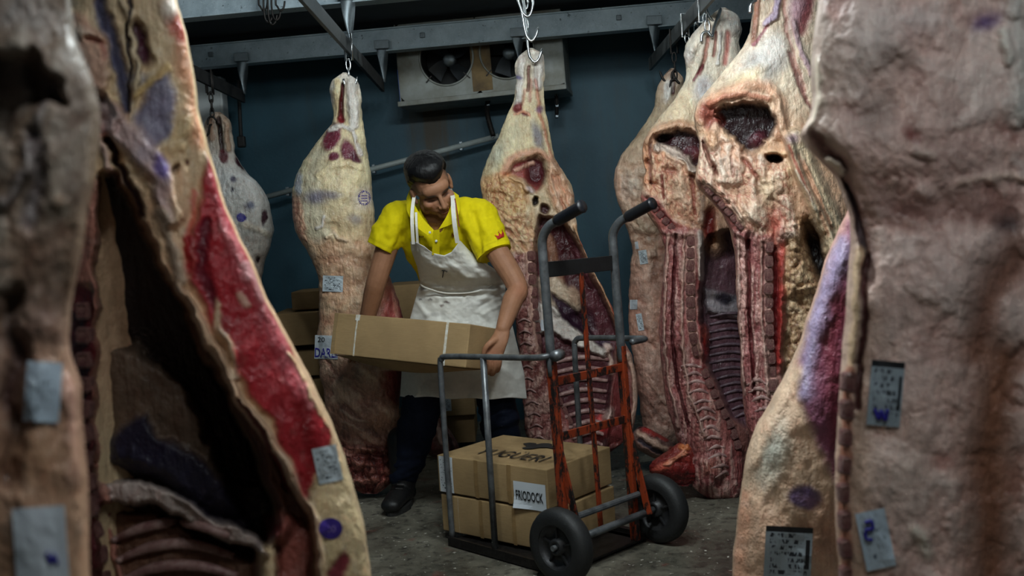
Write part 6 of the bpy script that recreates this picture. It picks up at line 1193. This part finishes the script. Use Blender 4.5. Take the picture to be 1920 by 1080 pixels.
# ---- shirt
mb = MB()
limb(mb, [W(866, 575, 4.46), waist, chest, upper + Vector((0, .01, -.01))], [(.158, .10), (.136, .088), (.172, .125), (.172, .100)], side=X_, n=28)
limb(mb, [upper + Vector((-.03, .03, .015)), shR], [.076, .076]); limb(mb, [upper + Vector((.03, .03, .015)), shL], [.078, .086])
slR, slL = W(715, 466, 4.265), W(926, 476, 4.14)
limb(mb, [shR, shR.lerp(slR, .5), slR], [.076, .077, .070]); limb(mb, [shL, shL.lerp(slL, .5), slL], [.087, .084, .078])
sh = voxel(mb, .0065, 5, 'polo_shirt'); co = coords(sh); nr = normals(sh); px, py = pix(co)
def flatend(co, c, dr, k):   # cut the sleeve flat
    dd = (co - np.array(c)) @ np.array(dr); m_ = (dd > 0) & (np.linalg.norm(co - np.array(c), axis=1) < .14); co[m_] -= np.outer(dd[m_] * k, np.array(dr)); return co
co = flatend(co, slR, (slR - shR).normalized(), .97); co = flatend(co, slL, (slL - shL).normalized(), .97)
fold = .010 * fbm(px / 34 + py / 60, py / 34 - px / 80, 21, 3) + .005 * fbm(px / 13, py / 16, 22, 3)
for pts, a in (([(770, 420), (748, 450), (742, 475)], -.010), ([(735, 400), (728, 440)], .006), ([(888, 400), (896, 440), (900, 480)], -.010), ([(905, 420), (930, 470)], .006), ([(760, 385), (790, 440)], .006), ([(862, 395), (880, 440), (885, 475)], .007), ([(870, 440), (890, 478)], -.008), ([(800, 445), (815, 470)], .005), ([(845, 430), (850, 462)], .006)):
    ds, _ = seg_dist(px, py, pts); fold = fold + a * np.exp(-(ds / 7) ** 2)
ds = seg_dist(px, py, [(817, 372), (819, 428)])[0]; vn = (1 - sstep(.7, 1.1, ds / np.interp(py, [360, 395, 432, 442], [30, 26, 9, 3]))) * (co[:, 1] < 4.32) * sstep(446, 436, py) if False else (1 - sstep(.7, 1.1, ds / np.interp(py, [360, 395, 432, 442], [30, 26, 9, 3]))) * (co[:, 1] < 4.34)
co = co + nr * fold[:, None]; co[:, 1] += vn * .11; co[:, 2] -= vn * .02; setco(sh, co); col = np.repeat(lin((226, 206, 8))[None], len(co), 0)
dst = lambda c, d_, w0: np.exp(-(((co - np.array(c)) @ np.array(d_) + w0) / .0035) ** 2) * (np.linalg.norm(co - np.array(c), axis=1) < .13)
paint(np.clip(dst(slR, (slR - shR).normalized(), .022) + dst(slL, (slL - shL).normalized(), .022), 0, 1) * .35, (160, 140, 0)); setcol(sh, col)
M['polo'] = attr_mat('yellow_polo_cotton', .78, 420, .25, .2, .08); M['polo2'] = plain('yellow_collar_knit', (222, 202, 10), .8, 0, .1, 200, .3, spec=.2); ps = put(sh, 'polo_shirt', M['polo'], WK)
def ribbon(pts_a, pts_b, th, name, mat, par, sub=6, drop=None):
    A = bez(pts_a, sub); B = bez(pts_b, sub); m_ = MB(); vs = []; n = len(A)
    for a, b in zip(A, B):
        nn = Vector((0, -1, 0)); vs += [a, b, b + nn * -th, a + nn * -th]
    fs = []
    for i in range(n - 1):
        for c in range(4): fs.append((i * 4 + c, i * 4 + (c + 1) % 4, i * 4 + 4 + (c + 1) % 4, i * 4 + 4 + c))
    fs += [(3, 2, 1, 0), tuple((n - 1) * 4 + c for c in range(4))]; return m_.add(vs, fs).obj(name, mat, par, smooth=False)
ribbon([W(770, 350, 4.16), W(775, 378, 4.10), W(792, 408, 4.055), W(814, 432, 4.055)], [W(762, 372, 4.15), W(764, 398, 4.085), W(780, 424, 4.045), W(802, 441, 4.045)], .006, 'collar_flap', M['polo2'], ps)
ribbon([W(846, 356, 4.20), W(847, 378, 4.07), W(838, 404, 4.045), W(822, 430, 4.05)], [W(860, 366, 4.18), W(862, 392, 4.06), W(853, 415, 4.035), W(838, 424, 4.04)], .006, 'collar_flap', M['polo2'], ps)
ribbon([W(812, 432, 4.052), W(811, 455, 4.075), W(810, 478, 4.10)], [W(824, 430, 4.05), W(824, 455, 4.073), W(824, 478, 4.10)], .004, 'placket', M['polo2'], ps)
for (x, y, Y) in ((806, 436, 4.048), (818, 452, 4.068)):
    b_ = MB(); ell(b_, W(x, y, Y), (.0055, .003, .0055)); b_.obj('button', M['paperplain'], ps, smooth=True)
from mathutils.bvhtree import BVHTree
bvS = BVHTree.FromPolygons([Vector(q) for q in coords(sh)], [tuple(p.vertices) for p in sh.polygons])
def on(bv, px, py, lift):
    d_ = Vector(FW * FPX + RT * (px - 960) - UP * (py - 540)).normalized(); h = bv.ray_cast(Vector(CC), d_)
    return h[0] - d_ * lift if h[0] else None
# red and gold crown on the sleeve, chest embroidery
M['crown'] = plain('red_embroidery', (190, 40, 26), .7, 0, .2, 200, .2); M['gold'] = plain('gold_embroidery', (230, 150, 30), .7, 0, .2, 200, .2); M['embr'] = plain('dark_red_embroidery', (120, 60, 20), .7, 0, .2, 200, .2)
def decal(pts, mat, name, lift=.004):
    v = [on(bvS, x, y, lift) for x, y in pts]
    if all(v): MB().add(v, [tuple(range(len(v)))]).obj(name, mat, ps)
def crp(u, v): return (940 + u * 1.0 + v * .28, 440 + v * 1.0 - u * .42)
_cm = MB()
for q in (((-8, 5), (-10, -3), (-5, 0), (-4, 5)), ((-4, 5), (-5, 0), (-3, -6), (0, 0)), ((-4, 5), (0, 0), (4, 5)), ((4, 5), (0, 0), (4, -6), (5, 0)), ((4, 5), (5, 0), (10, -3), (8, 5))):
    v_ = [on(bvS, *crp(*c), .007) for c in q]
    if all(v_): _cm.add(v_, [tuple(range(len(v_)))])
_cm.obj('crown_emblem', M['crown'], ps)
for u, v in ((-10, -4), (-3, -7.5), (4, -7.5), (10, -4)): decal([crp(u + 1.3 * math.cos(a), v + 1.3 * math.sin(a)) for a in np.linspace(0, 6.28, 7)[:-1]], M['gold'], 'crown_tip', .008)
for k in range(3): decal([(786 + k * 3, 443 + k % 2), (788 + k * 3, 442), (788 + k * 3, 445), (786 + k * 3, 446)], M['embr'], 'embroidery', .006)
decal([(846, 446), (848, 434), (850, 441), (853, 432), (855, 446), (852, 440), (850, 447), (848, 440)], M['embr'], 'embroidery', .006)
# ---- trousers and boots
mb = MB()
limb(mb, [W(866, 560, 4.47), W(864, 620, 4.47), W(864, 655, 4.46)], [(.165, .115), (.172, .120), (.165, .115)], side=X_, n=24)
limb(mb, [hipR, hipR.lerp(knR, .5), knR, knR.lerp(anR, .5), W(758, 888, 4.41)], [.105, .098, .090, .080, .068]); limb(mb, [hipL, hipL.lerp(knL, .5), knL, knL.lerp(anL, .5), anL], [.105, .098, .090, .082, .075])
tr = voxel(mb, .009, 4, 'trousers'); co = coords(tr); nr = normals(tr); px, py = pix(co)
setco(tr, co + nr * (.012 * fbm(px / 40 + py / 30, py / 26, 31, 3) + .005 * fbm(px / 14, py / 10, 32, 2))[:, None]); setcol(tr, np.repeat(lin((20, 27, 46))[None], len(co), 0))
put(tr, 'trousers', attr_mat('navy_work_trousers', .8, 300, .25, .2, .3), WK)
M['boot'] = plain('black_boot_leather', (22, 21, 21), .5, 0, .3, 40, .3); M['sole'] = plain('boot_sole', (30, 28, 26), .8, 0, .3, 40, .2)
for nm, an, toe in (('R', Vector((anR.x, anR.y, 0)), Vector((-.045, -.185, 0))), ('L', Vector((anL.x, anL.y, 0)), Vector((.06, -.18, 0)))):
    mb = MB(); z = lambda k: Vector((0, 0, k)); d_ = toe.normalized(); sd = Vector((-d_.y, d_.x, 0))
    limb(mb, [an + z(.30), an + z(.20), an + z(.10), an + z(.06) + d_ * .01], [.062, .060, .056, .052])
    limb(mb, [an - d_ * .055 + z(.045), an + z(.062), an + d_ * .09 + z(.058), an + d_ * .175 + z(.045)], [(.038, .040), (.042, .048), (.050, .042), (.046, .030)], side=sd)
    bt = voxel(mb, .006, 4, 'boot'); co = coords(bt); co[:, 2] = np.maximum(co[:, 2], .022); setco(bt, co); bo = put(bt, 'boot', M['boot'], WK)
    o_ = [];  
    for k in range(28):
        a = 2 * math.pi * k / 28; f_ = math.cos(a); q = an + d_ * (.062 + f_ * (.128 if f_ > 0 else .128)) + sd * math.sin(a) * (.052 if f_ > -.2 else .044); o_.append(q)
    m_ = MB(); m_.add([q + z(0.0) for q in o_] + [q + z(.026) for q in o_], [(i, (i + 1) % 28, 28 + (i + 1) % 28, 28 + i) for i in range(28)] + [tuple(range(27, -1, -1)), tuple(range(28, 56))]); m_.obj('sole', M['sole'], bo)
    for k in range(4):
        c = an + d_ * (.045 + k * .022) + z(.125 - k * .012); m_ = MB(); m_.tube([c - sd * .028 - z(.006), c + d_ * .012, c + sd * .028 - z(.006)], .0035, 6); m_.obj('lace', M['iron'], bo)
# ---- apron
nu, nv = 90, 150
LT = ([450, 470, 500, 530, 545, 600, 680, 746], [769, 771, 782, 788, 783, 768, 754, 750]); RTb = ([450, 470, 490, 510, 530, 560, 640, 700, 748], [862, 880, 905, 936, 947, 949, 968, 983, 988])
u = np.linspace(0, 1, nu); v = np.linspace(0, 1, nv); top_ = np.interp(u, [0, .12, .25, .36, .5, .68, .85, 1], [453, 454, 462, 475, 479, 472, 460, 451]); bot = np.interp(u, [0, .5, 1], [743, 748, 747]) + 1.5 * np.sin(u * 20)
U, V_ = np.meshgrid(u, v); PY = top_[None] * (1 - V_) + bot[None] * V_; PX = np.interp(PY, *LT) * (1 - U) + np.interp(PY, *RTb) * U
rowY = np.interp(PY, [450, 470, 500, 522, 536, 548, 575, 620, 680, 748], [4.045, 4.08, 4.13, 4.185, 4.25, 4.262, 4.275, 4.28, 4.27, 4.25])
sN = 2 * U - 1; Yv = rowY + .055 * sN ** 2 + .05 * np.abs(sN) ** 6
sk = sstep(555, 640, PY)
Yv += sk * (.016 * np.sin(PX / 17 + .6 * np.sin(PY / 60)) * (.4 + .6 * U) + .010 * fbm(PX / 26, PY / 110, 41, 3)) + .012 * fbm(PX / 38, PY / 30, 42, 4) + .0035 * fbm(PX / 9, PY / 8, 43, 3)
band = np.exp(-((PY - 545) / 16) ** 2); Yv += band * (.011 * np.sin(PY / 3.2 + PX / 22 + 2 * fbm(PX / 40, PY / 40, 44, 2)) * (.3 + np.abs(sN) ** 1.5)); 
for pts, a, r_ in (([(790, 535), (830, 550), (870, 552), (935, 520)], .016, 5), ([(786, 530), (840, 545), (900, 540), (945, 508)], -.012, 6), ([(905, 560), (945, 535)], -.008, 4), ([(900, 575), (948, 548)], .006, 3), ([(905, 590), (948, 566)], -.006, 4), ([(776, 560), (800, 590)], -.008, 5), ([(830, 560), (826, 600)], .005, 5), ([(790, 480), (815, 500), (850, 510)], -.006, 6), ([(850, 500), (890, 530)], -.008, 6)):
    ds, _ = seg_dist(PX, PY, pts); Yv += a * np.exp(-(ds / r_) ** 2)
WA_ = P(PX, PY, Yv + DY); col = np.repeat(lin((232, 230, 222))[None], nu * nv, 0); px, py = PX.ravel(), PY.ravel()
def stain(x, y, rx, ry, c, a): paint(np.exp(-(((px - x + 3 * fbm(px / 7, py / 7, 50, 3)) / rx) ** 2 + ((py - y + 3 * fbm(px / 7, py / 7, 51, 3)) / ry) ** 2) ** 2) * a, c)
for q in ((837, 568, 8, 2.5, (70, 30, 26), .9), (828, 573, 4, 2, (80, 40, 34), .8), (792, 540, 7, 2.2, (70, 60, 56), .7), (788, 562, 3, 1.6, (60, 40, 40), .8), (806, 562, 4, 1.6, (60, 40, 40), .8), (812, 590, 16, 4, (150, 144, 142), .4), (855, 715, 60, 26, (190, 186, 182), .45), (820, 720, 30, 20, (180, 172, 166), .4), (890, 570, 30, 10, (206, 204, 200), .4), (795, 600, 5, 8, (150, 140, 136), .4), (845, 520, 40, 8, (206, 194, 164), .4), (905, 725, 30, 14, (196, 186, 180), .35)): stain(*q)
setc = col; me = bpy.data.meshes.new('apron'); vs = WA_.reshape(-1, 3); bk = vs + np.array([0, .004, 0]); nq = nu * nv; fs = []
for j in range(nv - 1):
    for i in range(nu - 1): a = j * nu + i; fs.append((a, a + nu, a + nu + 1, a + 1)); fs.append((nq + a, nq + a + 1, nq + a + nu + 1, nq + a + nu))
rim = [i for i in range(nu)] + [j * nu + nu - 1 for j in range(1, nv)] + [(nv - 1) * nu + i for i in range(nu - 2, -1, -1)] + [j * nu for j in range(nv - 2, 0, -1)]
for k in range(len(rim)): a, b = rim[k], rim[(k + 1) % len(rim)]; fs.append((a, b, nq + b, nq + a))
me.from_pydata([tuple(q) for q in np.concatenate([vs, bk])], [], fs); me.update(); me.polygons.foreach_set('use_smooth', [True] * len(me.polygons)); setcol(me, np.concatenate([setc, setc]))
M['apron'] = attr_mat('white_apron_cotton', .75, 260, .25, .2, .10); ap = put(me, 'apron', M['apron'], WK)
M['strap'] = plain('apron_strap', (226, 222, 212), .8, 0, .1, 60, .2); M['redband'] = plain('red_stripe', (120, 26, 30), .8, 0, .1, 60, .1)
def strap(pa, w0, name, mat): ribbon([W(x - w0, y, Y) for x, y, Y in pa], [W(x + w0, y, Y) for x, y, Y in pa], .004, name, mat, ap)
strap([(775, 458, 4.045), (773, 425, 4.02), (773, 395, 4.035), (777, 366, 4.09), (783, 350, 4.16)], 3.2, 'neck_strap', M['strap']); strap([(783, 456, 4.05), (781, 425, 4.02), (780, 398, 4.035)], 2.2, 'neck_strap', M['strap'])
strap([(858, 456, 4.03), (853, 425, 4.005), (850, 395, 4.005), (849, 370, 4.04), (843, 354, 4.20)], 4.2, 'neck_strap', M['strap']); strap([(861, 425, 4.0), (857, 398, 4.0), (853, 372, 4.022)], 1.0, 'strap_stripe', M['redband'])
# letter T marked on the bib
def apf(x, y):
    i = np.argmin((px - x) ** 2 + (py - y) ** 2); return Vector(vs[i]) - Vector((0, .003, 0))
for a, b in (((829, 507), (838, 509)), ((833, 508), (830, 519))): MB().tube([apf(*a), apf((a[0] + b[0]) / 2, (a[1] + b[1]) / 2), apf(*b)], .0022, 5).obj('marked_letter', M['inkblack'], ap)
# waist string tails
MB().tube(bez([W(788, 533, 4.30), W(800, 540, 4.262), W(840, 550, 4.262), W(900, 545, 4.262), W(944, 520, 4.31)], 6), .004, 6).obj('waist_string', M['strap'], ap, smooth=True)
